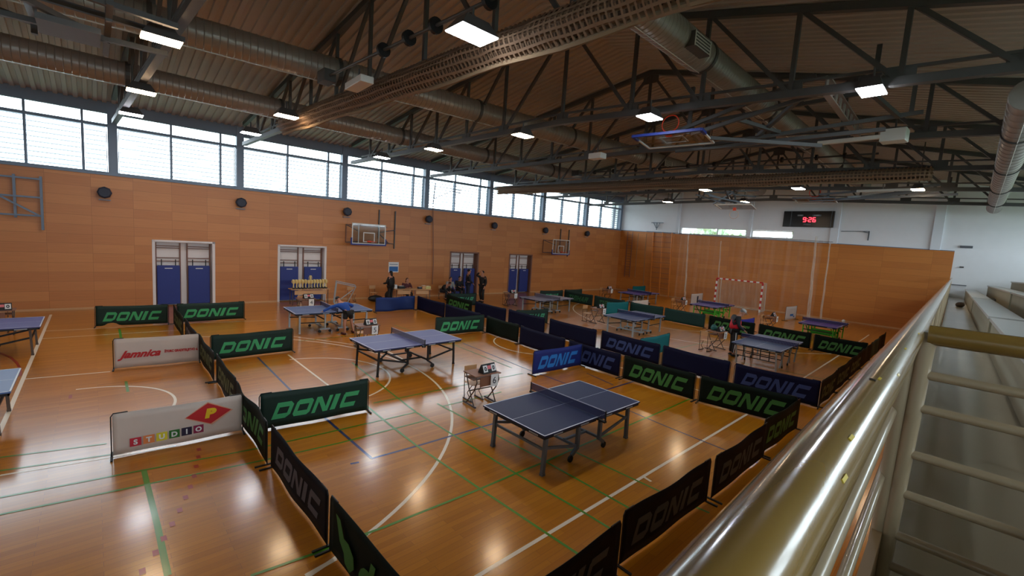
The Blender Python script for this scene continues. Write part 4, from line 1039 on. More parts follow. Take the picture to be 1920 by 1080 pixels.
wall_hoop((1052, 463), 1.1, 'glass backboard with blue lower padding on the long wall, farther one')
r = empty('folded_hoop_frame', onw(20, 380, off=.12), YAWW, 'blue-grey folded hoop frame on the wall at the left edge', 'basketball hoop')
for a, b_ in (((-.9, 0, .9), (.75, 0, .9)), ((.75, 0, 1.0), (.75, 0, -.9)), ((.1, 0, 1.0), (.1, 0, -.5)), ((-.9, -.05, .25), (.75, -.05, .25)), ((-.9, -.05, -.4), (.75, -.05, -.4)), ((-.3, -.08, .25), (.7, -.08, -.4))):
    MB().bar(a, b_, .07, .06).build('frame_bar', M['steel_blue'], r)
# pole and net lines by the window
r = empty('hoist_pole', onw(810, 545, off=.1), 0, 'thin brown pole and rope running up the wall to the windows', 'pole')
mb = MB(); t0 = onw(812, 381, off=.1)-r.location; mb.tube([(0, 0, .4), (0, 0, 1.6), (t0.x*.5, t0.y*.5, 3.4), (t0.x, t0.y, 5.2)], .022, 8); mb.build('pole', M['ladder_wood'], r)
mb = MB(); mb.tube([(t0.x, t0.y, 5.2), (t0.x+.1, t0.y, 6.4)], .03, 6); mb.tube([(t0.x, t0.y, 5.5), (t0.x+1.2, t0.y-.2, 6.1), (t0.x+1.9, t0.y-.2, 6.0)], .02, 6); mb.tube([(t0.x, t0.y, 6.2), (t0.x+1.9, t0.y-.2, 6.2)], .015, 6)
mb.build('pulley_arm', M['steel_blue'], r)
# poster
r = empty('wall_poster', onw(738, 501, off=.015), YAWW, 'white and blue poster on the wall above the standing woman', 'poster')
MB().box((0, 0, 0), (.62, .01, .58)).build('sheet', M['paper'], r)
MB().box((0, -.007, -.1), (.54, .004, .28)).build('picture', M['blue_ink'], r)
MB().box((0, -.007, .16), (.5, .004, .05)).build('picture', mat('grey_print', (.55, .60, .66), .7), r)

# ---- end wall: clock board, brackets, climbing frame, nets, goal
def eframe(px, off): return one(px[0], px[1], off)
ERZ = -math.pi/2-.05+math.pi*0     # local x runs right along the wall (towards -y), local y into the wall
c = one(1515, 411, .12)
r = empty('digital_clock_board', c, ERZ, 'black digital scoreboard on the white wall showing 9:26 in red', 'scoreboard')
MB().box((0, 0, 0), (2.9, .16, 1.04)).build('cabinet', M['black_gloss'], r, bevel=.01)
MB().box((-.98, -.085, 0), (.03, .01, 1.0)).build('panel_strip', M['grey_metal'], r); MB().box((1.32, -.085, 0), (.03, .01, 1.0)).build('panel_strip', M['grey_metal'], r)
SEG = {'9': 'abcdfg', '2': 'abged', '6': 'acdefg'}
def digit(ch, cx, cz, w, h):
    mb = MB(); t = .05
    S_ = {'a': ((0, h/2), (w, t)), 'd': ((0, -h/2), (w, t)), 'g': ((0, 0), (w, t)), 'f': ((-w/2, h/4), (t, h/2)), 'b': ((w/2, h/4), (t, h/2)), 'e': ((-w/2, -h/4), (t, h/2)), 'c': ((w/2, -h/4), (t, h/2))}
    for s in SEG[ch]: (x, z), (a, b_) = S_[s]; mb.box((cx+x, -.088, cz+z), (a, .012, b_))
    mb.build('led_digit', M['red_led'], r)
digit('9', -.17, -.04, .14, .27); digit('2', .14, -.04, .14, .27); digit('6', .38, -.04, .14, .27)
mb = MB(); mb.box((-.01, -.088, .03), (.035, .012, .035)); mb.box((-.01, -.088, -.1), (.035, .012, .035)); mb.build('led_colon', M['red_led'], r)
MB().box((-.45, -.086, .24), (.36, .01, .1)).build('name_plate', M['grey_metal'], r); MB().box((.5, -.086, .24), (.5, .01, .1)).build('name_plate', M['grey_metal'], r); MB().box((.02, -.086, -.34), (.42, .01, .07)).build('name_plate', M['grey_metal'], r)
text_mb('HOME', .1, lambda v: v+Vector((-.45, -.093, .24)), width=.26).build('plate_text', M['paper'], r); text_mb('GUEST', .1, lambda v: v+Vector((.5, -.093, .24)), width=.3).build('plate_text', M['paper'], r)
for p, lab in (((1232, 421), 'small triangular bracket on the white wall above the climbing frame'), ((1625, 440), 'long grey swing bracket on the white wall right of the clock board')):
    r = empty('wall_bracket', one(p[0], p[1], .05), ERZ, lab, 'bracket')
    if p[0] < 1300:
        mb = MB(); mb.bar((-.5, -.05, .15), (.6, -.05, .15), .05, .05); mb.bar((-.3, -.05, .15), (.02, -.05, -.35), .04, .04); mb.bar((.3, -.05, .15), (.02, -.05, -.35), .04, .04); mb.bar((.02, -.05, .15), (.02, -.05, -.45), .05, .05)
    else: mb = MB(); mb.bar((-1.3, -.1, .16), (.1, -.1, .2), .04, .04); mb.bar((.1, 0, .22), (.1, 0, -.35), .06, .05); mb.bar((-.2, -.05, .18), (.1, -.05, .1), .04, .04)
    mb.build('bracket_arms', M['grey_metal'], r)
# climbing frame : three uprights with rungs
cf = empty('climbing_ladder', el(18.2, 0, .35), ERZ, 'orange wooden climbing frame with three uprights against the far wall', 'climbing frame')
for i, x in enumerate((-.95, -.1, .75)): MB().bar((x+.18, .05, 0), (x-.12, .16, 5.15), .08, .08).build('upright', M['ladder_rail'], cf)
for i in range(11):
    z = .6+i*.42; MB().bar((-.95+.15-.05*i*.5, .08, z), (.75+.15-.05*i*.5, .08, z), .028, .028).build('rung', M['ladder_wood'], cf)
r = empty('folded_wall_bars', el(21.3, 0, .12), ERZ, 'dark folded ladder frame in the far corner', 'wall bars')
for x in (-.25, .25): MB().bar((x, 0, 1.2), (x-.06, 0, 5.1), .05, .05).build('upright', M['ladder_wood'], r)
for i in range(16): MB().bar((-.25, 0, 1.4+i*.23), (.25, 0, 1.4+i*.23), .03, .03).build('rung', M['ladder_wood'], r)
for p, q, lab in (((1197, 440), (1190, 520), 'thin pale climbing rope left of the climbing frame'), ((1212, 440), (1206, 535), 'second pale climbing rope, nearer the climbing frame')):
    A, B = one(*p, .3), one(*q, .3)
    r = empty('climbing_rope', A, 0, lab, 'rope'); MB().tube([(0, 0, .1), (B-A)*.5+Vector((0, .02, 0)), B-A], .022, 6).build('rope', M['net_rope'], r)
r = empty('net_rail', el(16.5, 5.25, .3), ERZ, 'thin curtain rail along the top of the far wooden wall', 'rail')
MB().bar((-5.3, 0, 0), (9.8, 0, -.32), .03, .03).build('rail_bar', M['steel'], r)
# protective net in front of the far wall, gathered in bundles
r = empty('protective_net', el(16.6, 5.2, .42), ERZ, 'thin white protective net hanging behind the handball goal', 'net')
mb = MB(); vs = []; n = 60
for i in range(n+1):
    x = -.2+9.6*i/n; y = .10*math.sin(i*1.3)+.04*math.sin(i*3.1)
    vs += [(x, y, -.01*x*2), (x, y, -5.15)]
mb.add(vs, [(2*i, 2*i+1, 2*i+3, 2*i+2) for i in range(n)]); mb.build('net_sheet', M['net_fine'], r)
def bundle(p, q, w, lab):
    A, B = one(*p, .45), one(*q, .55); B.z = .02
    rr_ = empty('gathered_net', A, 0, lab, 'net'); n = 14; pts = [(B-A)*(i/n)+Vector((0, .012*math.sin(i*1.2), 0)) for i in range(n+1)]
    MB().tube(pts, [w*(.6+.5*i/n) for i in range(n+1)], 10).build('net_bundle', M['net_gather'], rr_, smooth=True)
bundle((1291, 440), (1284, 560), .07, 'gathered white net bundle left of the goal')
bundle((1352, 452), (1350, 515), .05, 'faint gathered net strand above the goal')
bundle((1531, 443), (1516, 590), .10, 'thick gathered white net bundle right of the goal')
bundle((1557, 455), (1538, 600), .06, 'gathered white net strand, rightmost before the bare wooden wall')
# goal
gL, gR = at(1342.5, 566), at(1425, 590)
gL = Vector((33.1, 13.35, 0)); gR = Vector((33.0, 10.32, 0))
def goal():
    A = at(1342, 566); B = at(1425.5, 590.5)
    d = (B-A).normalized(); A = Vector((32.55, 13.1, 0)); B = Vector((32.6, 10.1, 0))
    r = empty('handball_goal', A, math.atan2((B-A).y, (B-A).x), 'handball goal with red and white striped posts at the far wall', 'goal')
    L = 3.0; H = 2.0; n = 10
    for x in (0, L):
        mr, mw = MB(), MB()
        for i in range(n): (mr if i % 2 else mw).box((x, 0, H*(i+.5)/n), (.085, .085, H/n))
        p = mw.build('goal_post', M['paper'], r); mr.build('red_stripes', M['red_ink'], p)
    mr, mw = MB(), MB(); m_ = 15
    for i in range(m_): (mw if i % 2 else mr).box((L*(i+.5)/m_, 0, H+.0), (L/m_, .085, .085))
    p = mw.build('crossbar', M['paper'], r); mr.build('red_stripes', M['red_ink'], p)
    for x in (0, L):
        mb = MB(); mb.tube([(x, 0, H), (x, .8, H-.05), (x, 1.0, .03), (x, 0, .03)], .022, 6); mb.build('rear_support', M['white_metal'], r)
    MB().tube([(0, 1.0, .03), (L, 1.0, .03)], .022, 6).build('rear_bar', M['white_metal'], r)
    mb = MB(); mb.add([(0, .03, H), (L, .03, H), (L, .8, H-.05), (0, .8, H-.05), (0, 1.0, .03), (L, 1.0, .03), (0, .03, .03), (L, .03, .03)], [(0, 1, 2, 3), (3, 2, 5, 4), (0, 3, 4, 6), (1, 7, 5, 2)])
    mb.build('goal_net', M['goal_net2'], r)
M['goal_net2'] = veil_mat('goal_netting', (.88, .85, .80), .12, .28, 6)
goal()
# balls
for p, lab, rad in (((1585, 596), 'small white ball on the floor by the right of the far wall', .07), ((1587, 597), None, 0),):
    if lab:
        c = at(p[0], p[1], .07); c = Vector((34.0, 5.7, .1)); r = tag(MB().ell(c, (.1, .1, .1)).build('white_ball', M['paper'], None, smooth=True), lab, 'ball')
# balcony end wall bits
r = empty('wall_light', rt(33.6, -1.4, 5.1)+Vector((.25, 0, 0)), ERZ, 'slim grey emergency light on the white wall above the seating', 'light')
c = one(1812, 463, .08); r.location = c; MB().box((0, 0, 0), (.5, .08, .13)).build('light_body', M['grey_metal'], r, bevel=.015)
c = one(1803, 501, .07); r = empty('wall_socket_plate', c, ERZ, 'small dark switch plate on the white wall by the walkway end', 'switch'); MB().box((0, 0, 0), (.17, .04, .08)).build('plate', M['steel'], r)
r = empty('low_parapet', rt(33.9, -.5, 2.6), 0, 'white low wall closing the far end of the walkway', 'wall')
mb = MB(); mb.box((.35, .28, .33), (.12, .6, .68)); mb.build('parapet_body', M['plaster_trim'], r); MB().box((.35, .28, .69), (.2, .62, .04)).build('parapet_cap', M['grey_metal'], r)
c = at(1810, 563, 2.45); r = empty('crumpled_jacket', rt(24, -.30, 2.6), 0, 'small dark crumpled bundle on the walkway by the first bench', 'jacket')
MB().ell((0, 0, .09), (.16, .13, .11)).ell((.12, .03, .06), (.1, .1, .07)).build('cloth_bundle', M['desk_tube'], r)
for x, y, z, lab in ((24.5, -1.1, 2.85, 'dark shoe pile on the step between the lowest and second bench'), (23.5, -1.9, 3.12, 'dark lump on the step between the second and third bench')):
    r = empty('left_bag', rt(x, y, z), 0, lab, 'bag'); MB().ell((0, 0, .08), (.2, .12, .09)).ell((.1, -.05, .12), (.1, .08, .07)).build('bag_body', M['steel'], r, smooth=True)

# ================================================================== DESKS WITH SCORE FLIPPERS
def desk(c, rz, num, label, sb_label='', where=''):
    r = empty('umpire_desk', (c[0], c[1], 0), rz, label, 'desk')
    MB().box((0, 0, .735), (.70, .50, .022)).build('desk_top', M['desk_wood'], r, bevel=.006)
    MB().box((0, .1, .60), (.56, .34, .02)).build('book_shelf', M['desk_wood'], r)
    MB().box((-.02, -.2, .58), (.34, .015, .22)).build('front_panel', M['desk_wood'], r)
    for s in (-1, 1):
        mb = MB(); x = s*.3
        mb.tube([(x, -.2, .72), (x, -.24, .60), (x, -.14, .38), (x, .12, .06), (x, .2, .03)], .014, 7); mb.build('bent_leg', M['desk_tube'], r)
        mb = MB(); mb.tube([(x, .2, .72), (x, .06, .40), (x, -.16, .04)], .014, 7); mb.build('leg', M['desk_tube'], r)
        MB().bar((x, -.24, .03), (x, .26, .03), .03, .035).build('foot_bar', M['desk_tube'], r)
    MB().bar((-.3, .03, .34), (.3, .03, .34), .022, .022).build('cross_bar', M['desk_tube'], r)
    ca, sa = math.cos(rz), math.sin(rz)
    def loc(x, y, z): return Vector((c[0]+x*ca-y*sa, c[1]+x*sa+y*ca, z))
    # number sheet hanging off the front edge
    if num:
        p = empty('number_sheet', loc(.16, -.256, .74), rz, 'white sheet reading %s on the desk %s' % (num, where), 'sheet')
        MB().box((0, -.003, -.14), (.2, .004, .28)).build('paper', M['paper'], p)
        text_mb(num, .2, lambda v: Vector((v.x, v.y-.007, v.z-.14)), height=.15).build('number', M['blue_ink'] if num == '1' else M['ink'], p)
    s = empty('score_flipper', loc(.08, -.08, .746), rz+.12, sb_label or 'black flip scoreboard on the desk numbered '+num, 'scoreboard')
    mb = MB(); mb.prism([Vector((-.2, -.1, 0)), Vector((-.2, .1, 0)), Vector((-.2, .01, .2)), Vector((-.2, -.01, .2))], (.4, 0, 0)); mb.build('stand', M['black'], s, bevel=.004)
    Rt = Matrix.Rotation(-.42, 3, 'X')
    for x, t in ((-.12, '0'), (.12, '0')):
        q = MB().box((x, -.061, .105), (.12, .004, .15), 0, Rt).build('number_card', M['paper'], s)
        text_mb(t, .1, lambda v: Rt @ Vector((v.x, v.y, v.z))+Vector((x, -.066, .105)), height=.1, bold=.004).build('numeral', M['ink'], q)
    MB().box((0, -.052, .125), (.1, .004, .08), 0, Rt).build('set_cards', M['pink'], s)
    return r
def chair(c, rz, label, grp=None):
    r = empty('school_chair', (c[0], c[1], 0), rz, label, 'chair', grp)
    r.scale = (.9, .9, .9)
    MB().box((0, 0, .45), (.40, .38, .014)).build('seat', M['birch'], r, bevel=.005)
    mb = MB(); mb.box((-.19, 0, .76), (.014, .38, .2)); mb.build('backrest', M['birch'], r, bevel=.005)
    for s in (-1, 1):
        MB().tube([(-.2, s*.17, .84), (-.19, s*.17, .46), (-.16, s*.17, .03)], .011, 7).build('rear_leg', M['desk_tube'], r)
        MB().tube([(.16, s*.17, .44), (-.02, s*.18, .2), (.18, s*.18, .03)], .011, 7).build('front_leg', M['desk_tube'], r)
        MB().bar((-.2, s*.18, .02), (.2, s*.18, .02), .024, .028).build('floor_runner', M['desk_tube'], r)
    return r
def pairs(c, rz, num, where, dx=-.02, dy=.38):
    desk(c, rz, num, 'brown school desk of table %s, %s' % (num, where) if num else 'brown school desk %s' % where, sb_label='black flip scoreboard on the desk '+where, where=where)
    ca, sa = math.cos(rz), math.sin(rz)
    chair((c[0]+dx*ca-dy*sa, c[1]+dx*sa+dy*ca), rz-math.pi/2, 'plywood school chair tucked behind the desk '+where)
pairs((6.36, 7.5), R_(-4), '6', 'behind the near navy table', .0, .3)
pairs((6.36, 13.35), R_(-3), '5', 'behind the violet-blue table')
pairs((6.45, 19.3), R_(-4), '4', 'behind the table the boy leans on')
pairs((17.3, 18.3), R_(-8), '1', 'behind the slate-purple table')
pairs((17.85, 12.65), R_(-6), '2', 'left of the teal surround', -.2, .5)
pairs((26.6, 18.2), R_(-4), '7', 'behind the table by the climbing frame')
pairs((26.55, 12.7), R_(-4), '8', 'left of the goal, behind the left green-framed table')
pairs((25.4, 7.3), R_(-4), '9', 'between the goal and the pale blue printed banner', -.35, .1)
desk((17.75, 6.9), R_(-10), '3', 'brown school desk of table 3 beside the man in the red waistcoat', sb_label='black flip scoreboard beside the man in the red waistcoat', where='beside the red waistcoat')
chair((17.15, 7.05), R_(-5), 'plywood school chair with pale back standing left of the man in the red waistcoat')
pairs((-2.05, 19.4), R_(0), '', 'cut by the left edge of the view')
r = empty('towel', (17.86, 7.08, .75), .3, 'teal towel draped over the desk beside the red waistcoat', 'towel')
MB().ell((0, 0, .06), (.22, .13, .1)).ell((.1, .02, .1), (.13, .1, .1)).build('cloth', CM['teal'] if False else mat('teal_cloth', (.10, .36, .36), .8), r, smooth=True)

# ---- seating and tables along the wall
chair((9.75, 22.35), R_(-88), 'plywood chair against the wall right of the trophy niche')
chair((11.05, 22.55), R_(-92), 'plywood chair against the wall beside the black bags')
def plain_table(c, rz, sz, label, topm, legm, name='folding_table'):
    r = empty(name, (c[0], c[1], 0), rz, label, 'table')
    MB().box((0, 0, sz[2]-.015), (sz[0], sz[1], .03)).build('table_top', topm, r, bevel=.005)
    for sx in (-1, 1):
        for sy in (-1, 1): MB().tube([(sx*(sz[0]/2-.08), sy*(sz[1]/2-.07), sz[2]-.03), (sx*(sz[0]/2-.08), sy*(sz[1]/2-.07), .01)], .016, 7).build('leg', legm, r)
    MB().box((0, -sz[1]/2+.06, sz[2]-.16), (sz[0]-.3, .015, .2)).build('modesty_panel', topm, r)
    return r
JA = at(738, 541, .76); JB = at(806, 541.5, .76); JD = JB-JA; JR = math.atan2(JD.y, JD.x); JQ = JA+JD*.25; JP = JA+JD*.75
def J3(t, z=.76): q = JA+JD*t; return (q.x, q.y, z)
plain_table((JQ.x, JQ.y), JR, (JD.length*.495, .7, .76), 'pale judges table with a seated woman behind it, left half', M['birch'], M['desk_tube'])
plain_table((JP.x, JP.y), JR, (JD.length*.495, .7, .76), 'pale judges table, right half with papers and boxes', M['birch'], M['grey_metal'])
def prop(name, c, d, m, label, cat, part='body'):
    r = empty(name, c, YAWW, label, cat); MB().box((0, 0, d[2]/2), d).build(part, m, r, bevel=.01)
    MB().box((0, 0, d[2]+.004), (d[0]*.7, d[1]*.6, .008)).build('lid', M['paper'], r); return r
prop('equipment_box', J3(.2), (.36, .22, .14), M['black'], 'dark equipment box on the left half of the judges table', 'box')
prop('paper_box', J3(.05), (.14, .14, .2), M['paper'], 'white carton at the left end of the judges table', 'box')
prop('paper_box', J3(.72), (.24, .2, .1), M['speaker'], 'dark box on the right half of the judges table', 'box')
prop('ball_carton', J3(.82), (.24, .22, .18), M['birch'], 'pale carton among the boxes on the right half of the judges table', 'box')
prop('ball_carton', J3(.93), (.3, .22, .15), mat('yellowish_card', (.80, .76, .50), .7), 'yellowish carton at the right end of the judges table', 'box')
# trophy table
plain_table((7.55, 22.1), R_(-2), (1.75, .6, .78), 'small table crowded with trophies before the second niche', M['birch'], M['desk_tube'], 'trophy_table')
tro = None
def trophy(c, h, label, grp=None):
    r = empty('trophy_cup', c, 0, label, 'trophy', grp)
    MB().box((0, 0, .03), (.09, .09, .06)).build('base', M['marble'], r)
    MB().lathe([(.02, .06), (.015, h*.45), (.012, h*.5)], n=10).build('stem', M['gold'], r)
    MB().lathe([(.0, h*.5), (.03, h*.55), (.05, h*.75), (.055, h), (.048, h), (.04, h*.75), (.0, h*.56)], n=12).build('cup', M['gold'], r, smooth=True)
    for s in (-1, 1): MB().tube([(s*.05, 0, h*.95), (s*.085, 0, h*.85), (s*.08, 0, h*.7), (s*.04, 0, h*.66)], .006, 5).build('handle', M['gold'], r)
    return r
p0 = trophy((6.8, 21.98, .78), .42, 'gold cup trophy in the front row of the trophy table', 'gold cups on the trophy table')
for i in range(12):
    x = 6.8+.136*i
    if i:
        c_ = copy_tree(p0); c_.location = (x, 21.98, .78)
    if i not in (5, 6):
        c_ = copy_tree(p0); c_.location = (x+.06, 22.22, .78); c_['label'] = 'gold cup trophy in the back row of the trophy table'
t_ = trophy((7.6, 22.12, .78), .62, 'tallest gold trophy in the middle of the trophy table')
# small silver folding frame (stacked trolley) right of the niche
r = empty('ball_trolley', (9.05, 21.5, 0), R_(-15), 'pale tubular folded trolley frame leaning beside the trophy table', 'trolley')
for a, b_ in (((-.5, 0, .05), (-.4, 0, 1.1)), ((.5, 0, .9), (-.4, 0, 1.1)), ((-.5, .3, .05), (-.4, .3, 1.15)), ((.5, .3, .95), (-.4, .3, 1.15)), ((-.5, 0, .05), (.4, .3, .7)), ((-.4, 0, 1.1), (-.4, .3, 1.15)), ((.5, 0, .9), (.5, .3, .95)), ((.5, 0, .9), (.1, 0, .05)), ((-.5, 0, .05), (.5, 0, .05))):
    MB().tube([a, b_], .022, 7).build('frame_tube', M['silver'], r)
# bags
for c, d, lab in (((10.9, 22.0), (.42, .2, .17), 'black sports bag lying on the floor left of the standing woman'), ((11.75, 22.2), (.2, .18, .26), 'black rucksack standing beside the sports bag')):
    r = empty('sports_bag', (c[0], c[1], 0), 0, lab, 'bag')
    MB().ell((0, 0, d[2]), d, 14, 8).build('bag_body', M['black'], r, smooth=True)
    MB().tube([(-d[0]*.4, -.03, d[2]*1.7), (0, -.05, d[2]*2.2), (d[0]*.4, -.03, d[2]*1.7)], .014, 6).build('strap', M['speaker'], r)

# ================================================================== PEOPLE
def skin_mesh(name, verts, edges, radii, m, parent, sub=1, root=0):
    me = bpy.data.meshes.new(name); me.from_pydata(verts, edges, [])
    bm = bmesh.new(); bm.from_mesh(me); lay = bm.verts.layers.skin.verify(); bm.verts.ensure_lookup_table()
    for v, r in zip(bm.verts, radii):
        r = r if isinstance(r, tuple) else (r, r); v[lay].radius = r; v[lay].use_root = False; v[lay].use_loose = False
    bm.verts[root][lay].use_root = True; bm.to_mesh(me); bm.free()
    tmp = bpy.data.objects.new(name, me); COL.objects.link(tmp)
    tmp.modifiers.new('s', 'SKIN').use_smooth_shade = True
    sb = tmp.modifiers.new('u', 'SUBSURF'); sb.levels = sub
    dg = bpy.context.evaluated_depsgraph_get(); out = bpy.data.meshes.new_from_object(tmp.evaluated_get(dg))
    bpy.data.objects.remove(tmp); bpy.data.meshes.remove(me)
    out.materials.clear(); out.materials.append(m)
    for p in out.polygons: p.use_smooth = True; p.material_index = 0
    ob = bpy.data.objects.new(name, out); COL.objects.link(ob); ob.parent = parent; return ob
def V(*a): return Vector(a)
def person(loc, rz, s, J, look, label):
    """J: joints in metres for a 1.75 m body (x forward, y left); look: colours and options"""
    r = empty('person', loc, rz, label, 'person'); J = {k: Vector(v)*s for k, v in J.items()}
    j = lambda k: J[k]
    names = ['pelvis', 'waist', 'chest', 'neck', 'headb', 'sl', 'el', 'wl', 'sr', 'er', 'wr', 'hl', 'kl', 'al', 'tl', 'hr', 'kr', 'ar', 'tr']
    hd = j('head'); up = (hd-j('neck')).normalized()
    J['headb'] = hd-up*.02*s
    vs = [j(n) for n in names]
    ix = {n: i for i, n in enumerate(names)}
    E_ = [('pelvis', 'waist'), ('waist', 'chest'), ('chest', 'neck'), ('neck', 'headb'), ('chest', 'sl'), ('sl', 'el'), ('el', 'wl'), ('chest', 'sr'), ('sr', 'er'), ('er', 'wr'), ('pelvis', 'hl'), ('hl', 'kl'), ('kl', 'al'), ('al', 'tl'), ('pelvis', 'hr'), ('hr', 'kr'), ('kr', 'ar'), ('ar', 'tr')]
    rad = dict(pelvis=.12, waist=.115, chest=.13, neck=.055, headb=.082, sl=.058, el=.042, wl=.028, sr=.058, er=.042, wr=.028, hl=.085, kl=.056, al=.038, tl=.035, hr=.085, kr=.056, ar=.038, tr=.035)
    R0 = [rad[n]*s for n in names]; Ed = [(ix[a], ix[b_]) for a, b_ in E_]
    # hands: palm and five fingers
    for sd in ('l', 'r'):
        w = j('w'+sd); d = (w-j('e'+sd)).normalized(); side = d.cross(Vector((0, 0, 1)));
        side = side.normalized() if side.length > .1 else Vector((0, 1, 0)); dn = d.cross(side).normalized()
        n0 = len(vs); vs.append(w+d*.055*s); R0.append((.032*s, .016*s)); Ed.append((ix['w'+sd], n0))
        for q, ln in zip((-1.5, -.5, .5, 1.5), (.055, .07, .066, .05)):
            a = w+d*(.095)*s+side*(q*.019*s); b_ = a+(d+dn*.35).normalized()*ln*s
            k_ = len(vs); vs += [a, b_]; R0 += [.009*s, .008*s]; Ed += [(n0, k_), (k_, k_+1)]
        a = w+d*.05*s+side*(-.04*s); b_ = a+(d*.8-side*.5).normalized()*.05*s
        k_ = len(vs); vs += [a, b_]; R0 += [.010*s, .009*s]; Ed += [(n0, k_), (k_, k_+1)]
    body = skin_mesh('body', vs, Ed, R0, look.get('skin', M['skin']), r)
    # head with face, joined into the body surface
    fw = Vector(look.get('face', (1, 0, 0))).normalized(); fw = (fw-up*fw.dot(up)).normalized(); lf = up.cross(fw)
    Rh = Matrix((fw, lf, up)).transposed()
    mb = MB(); mb.ell(hd+up*.01*s, (.098*s, .078*s, .118*s), 16, 12, 0, Rh)
    P = lambda x, y, z: hd+(fw*x+lf*y+up*z)*s
    mb.ell(P(.10, 0, -.012), (.018*s, .013*s, .026*s), 8, 6, 0, Rh); mb.ell(P(.055, 0, -.075), (.05*s, .05*s, .045*s), 10, 8, 0, Rh)
    for q in (-1, 1): mb.ell(P(-.005, q*.08, 0), (.02*s, .01*s, .032*s), 8, 6, 0, Rh)
    for q in (-1, 1): mb.ell(P(.089, q*.032, .018), (.008*s, .012*s, .007*s), 8, 6, 1, Rh)
    mb.ell(P(.096, 0, -.052), (.006*s, .024*s, .006*s), 8, 6, 2, Rh)
    me2 = MB(); hob = mb.build('head_tmp', [look.get('skin', M['skin']), M['ink'], M['lips']], None, smooth=True)
    bm = bmesh.new(); bm.from_mesh(body.data); off = len(bm.verts); bm.from_mesh(hob.data)
    body.data.materials.append(M['ink']); body.data.materials.append(M['lips']); bm.to_mesh(body.data); bm.free()
    m_ = hob.data; bpy.data.objects.remove(hob); bpy.data.meshes.remove(m_)
    # hair or cap
    mb = MB(); hs = look.get('hair_len', 0)
    mb.ell(P(-.018, 0, .038), (.094*s, .088*s, .100*s), 14, 10, 0, Rh)
    if hs: mb.ell(P(-.05, 0, -.05), (.055*s, .088*s, (.09+hs)*s), 12, 8, 0, Rh)
    mb.build('hair', look.get('hair', M['hair']), r, smooth=True)
    if look.get('cap'):
        mb = MB(); mb.ell(P(-.005, 0, .075), (.104*s, .09*s, .07*s), 14, 8, 0, Rh); mb.ell(P(.11, 0, .055), (.075*s, .07*s, .012*s), 12, 6, 0, Rh); mb.build('cap', look['cap'], r, smooth=True)
    # clothes
    def grown(nm, parts, mt, extra, rr0):
        vs = [J[n] if isinstance(n, str) else n for n in parts['v']]; skin_mesh(nm, vs, parts['e'], [x*s for x in rr0], mt, r)
    lerp = lambda a, b_, t: J[a]+(J[b_]-J[a])*t
    sl = look.get('sleeve', 1.0)
    endL = lerp('el', 'wl', .92) if sl >= 1 else lerp('sl', 'el', .8); endR = lerp('er', 'wr', .92) if sl >= 1 else lerp('sr', 'er', .8)
    v = [lerp('pelvis', 'waist', -.15), 'waist', 'chest', lerp('chest', 'neck', .6), 'sl'] + (['el', endL] if sl >= 1 else [endL]) + ['sr'] + (['er', endR] if sl >= 1 else [endR])
    n = len(v)
    if sl >= 1: e = [(0, 1), (1, 2), (2, 3), (2, 4), (4, 5), (5, 6), (2, 7), (7, 8), (8, 9)]; rr0 = [.16, .145, .155, .075, .082, .062, .05, .082, .062, .05]
    else: e = [(0, 1), (1, 2), (2, 3), (2, 4), (4, 5), (2, 6), (6, 7)]; rr0 = [.155, .14, .15, .072, .08, .065, .08, .065]
    fat = look.get('fat', 1.0); rr0 = [x*fat if i < 3 else x for i, x in enumerate(rr0)]
    skin_mesh(look.get('top_name', 'jacket'), [J[x] if isinstance(x, str) else x for x in v], e, [x*s for x in rr0], look['top'], r)
    ln = look.get('legs', 1.0)
    kl, kr = ('kl', 'kr') if ln >= 1 else (lerp('hl', 'kl', .72), lerp('hr', 'kr', .72))
    v = [J['pelvis'], J['hl'], J[kl] if isinstance(kl, str) else kl, J['hr'], J[kr] if isinstance(kr, str) else kr]; e = [(0, 1), (1, 2), (0, 3), (3, 4)]; rr0 = [.135, .105, .078 if ln >= 1 else .10, .105, .078 if ln >= 1 else .10]
    if ln >= 1: v += [lerp('kl', 'al', .95), lerp('kr', 'ar', .95)]; e += [(2, 5), (4, 6)]; rr0 += [.062, .062]
    skin_mesh('trousers' if ln >= 1 else 'shorts', v, e, [x*s for x in rr0], look['bottom'], r)
    for sd in ('l', 'r'):
        a, t = J['a'+sd], J['t'+sd]; d = t-a; d.z = 0; d = d.normalized() if d.length > .01 else Vector((1, 0, 0)); c = a+d*.07*s; c.z = max(.04*s, min(a.z, t.z)-.0)
        Rz = Matrix.Rotation(math.atan2(d.y, d.x), 3, 'Z'); mb = MB(); mb.ell(Vector((c.x, c.y, .045*s+max(0, min(a.z, t.z)-.06*s))), (.145*s, .052*s, .05*s), 12, 8, 0, Rz); mb.build('shoe', look.get('shoe', M['black']), r, smooth=True)
    return r, J
M['lips'] = mat('lips', (.62, .32, .30), .6)
STAND = dict(pelvis=(0, 0, .95), waist=(0, 0, 1.10), chest=(0, 0, 1.32), neck=(.0, 0, 1.47), head=(.02, 0, 1.62), sl=(0, .19, 1.40), el=(-.03, .25, 1.12), wl=(.08, .25, .88), sr=(0, -.19, 1.40), er=(-.03, -.25, 1.12), wr=(.08, -.25, .88),
             hl=(0, .095, .90), kl=(.02, .11, .50), al=(-.01, .12, .09), tl=(.14, .13, .05), hr=(0, -.095, .90), kr=(.02, -.11, .50), ar=(-.01, -.12, .09), tr=(.14, -.13, .05))
def pose(**k): d = dict(STAND); d.update(k); return d
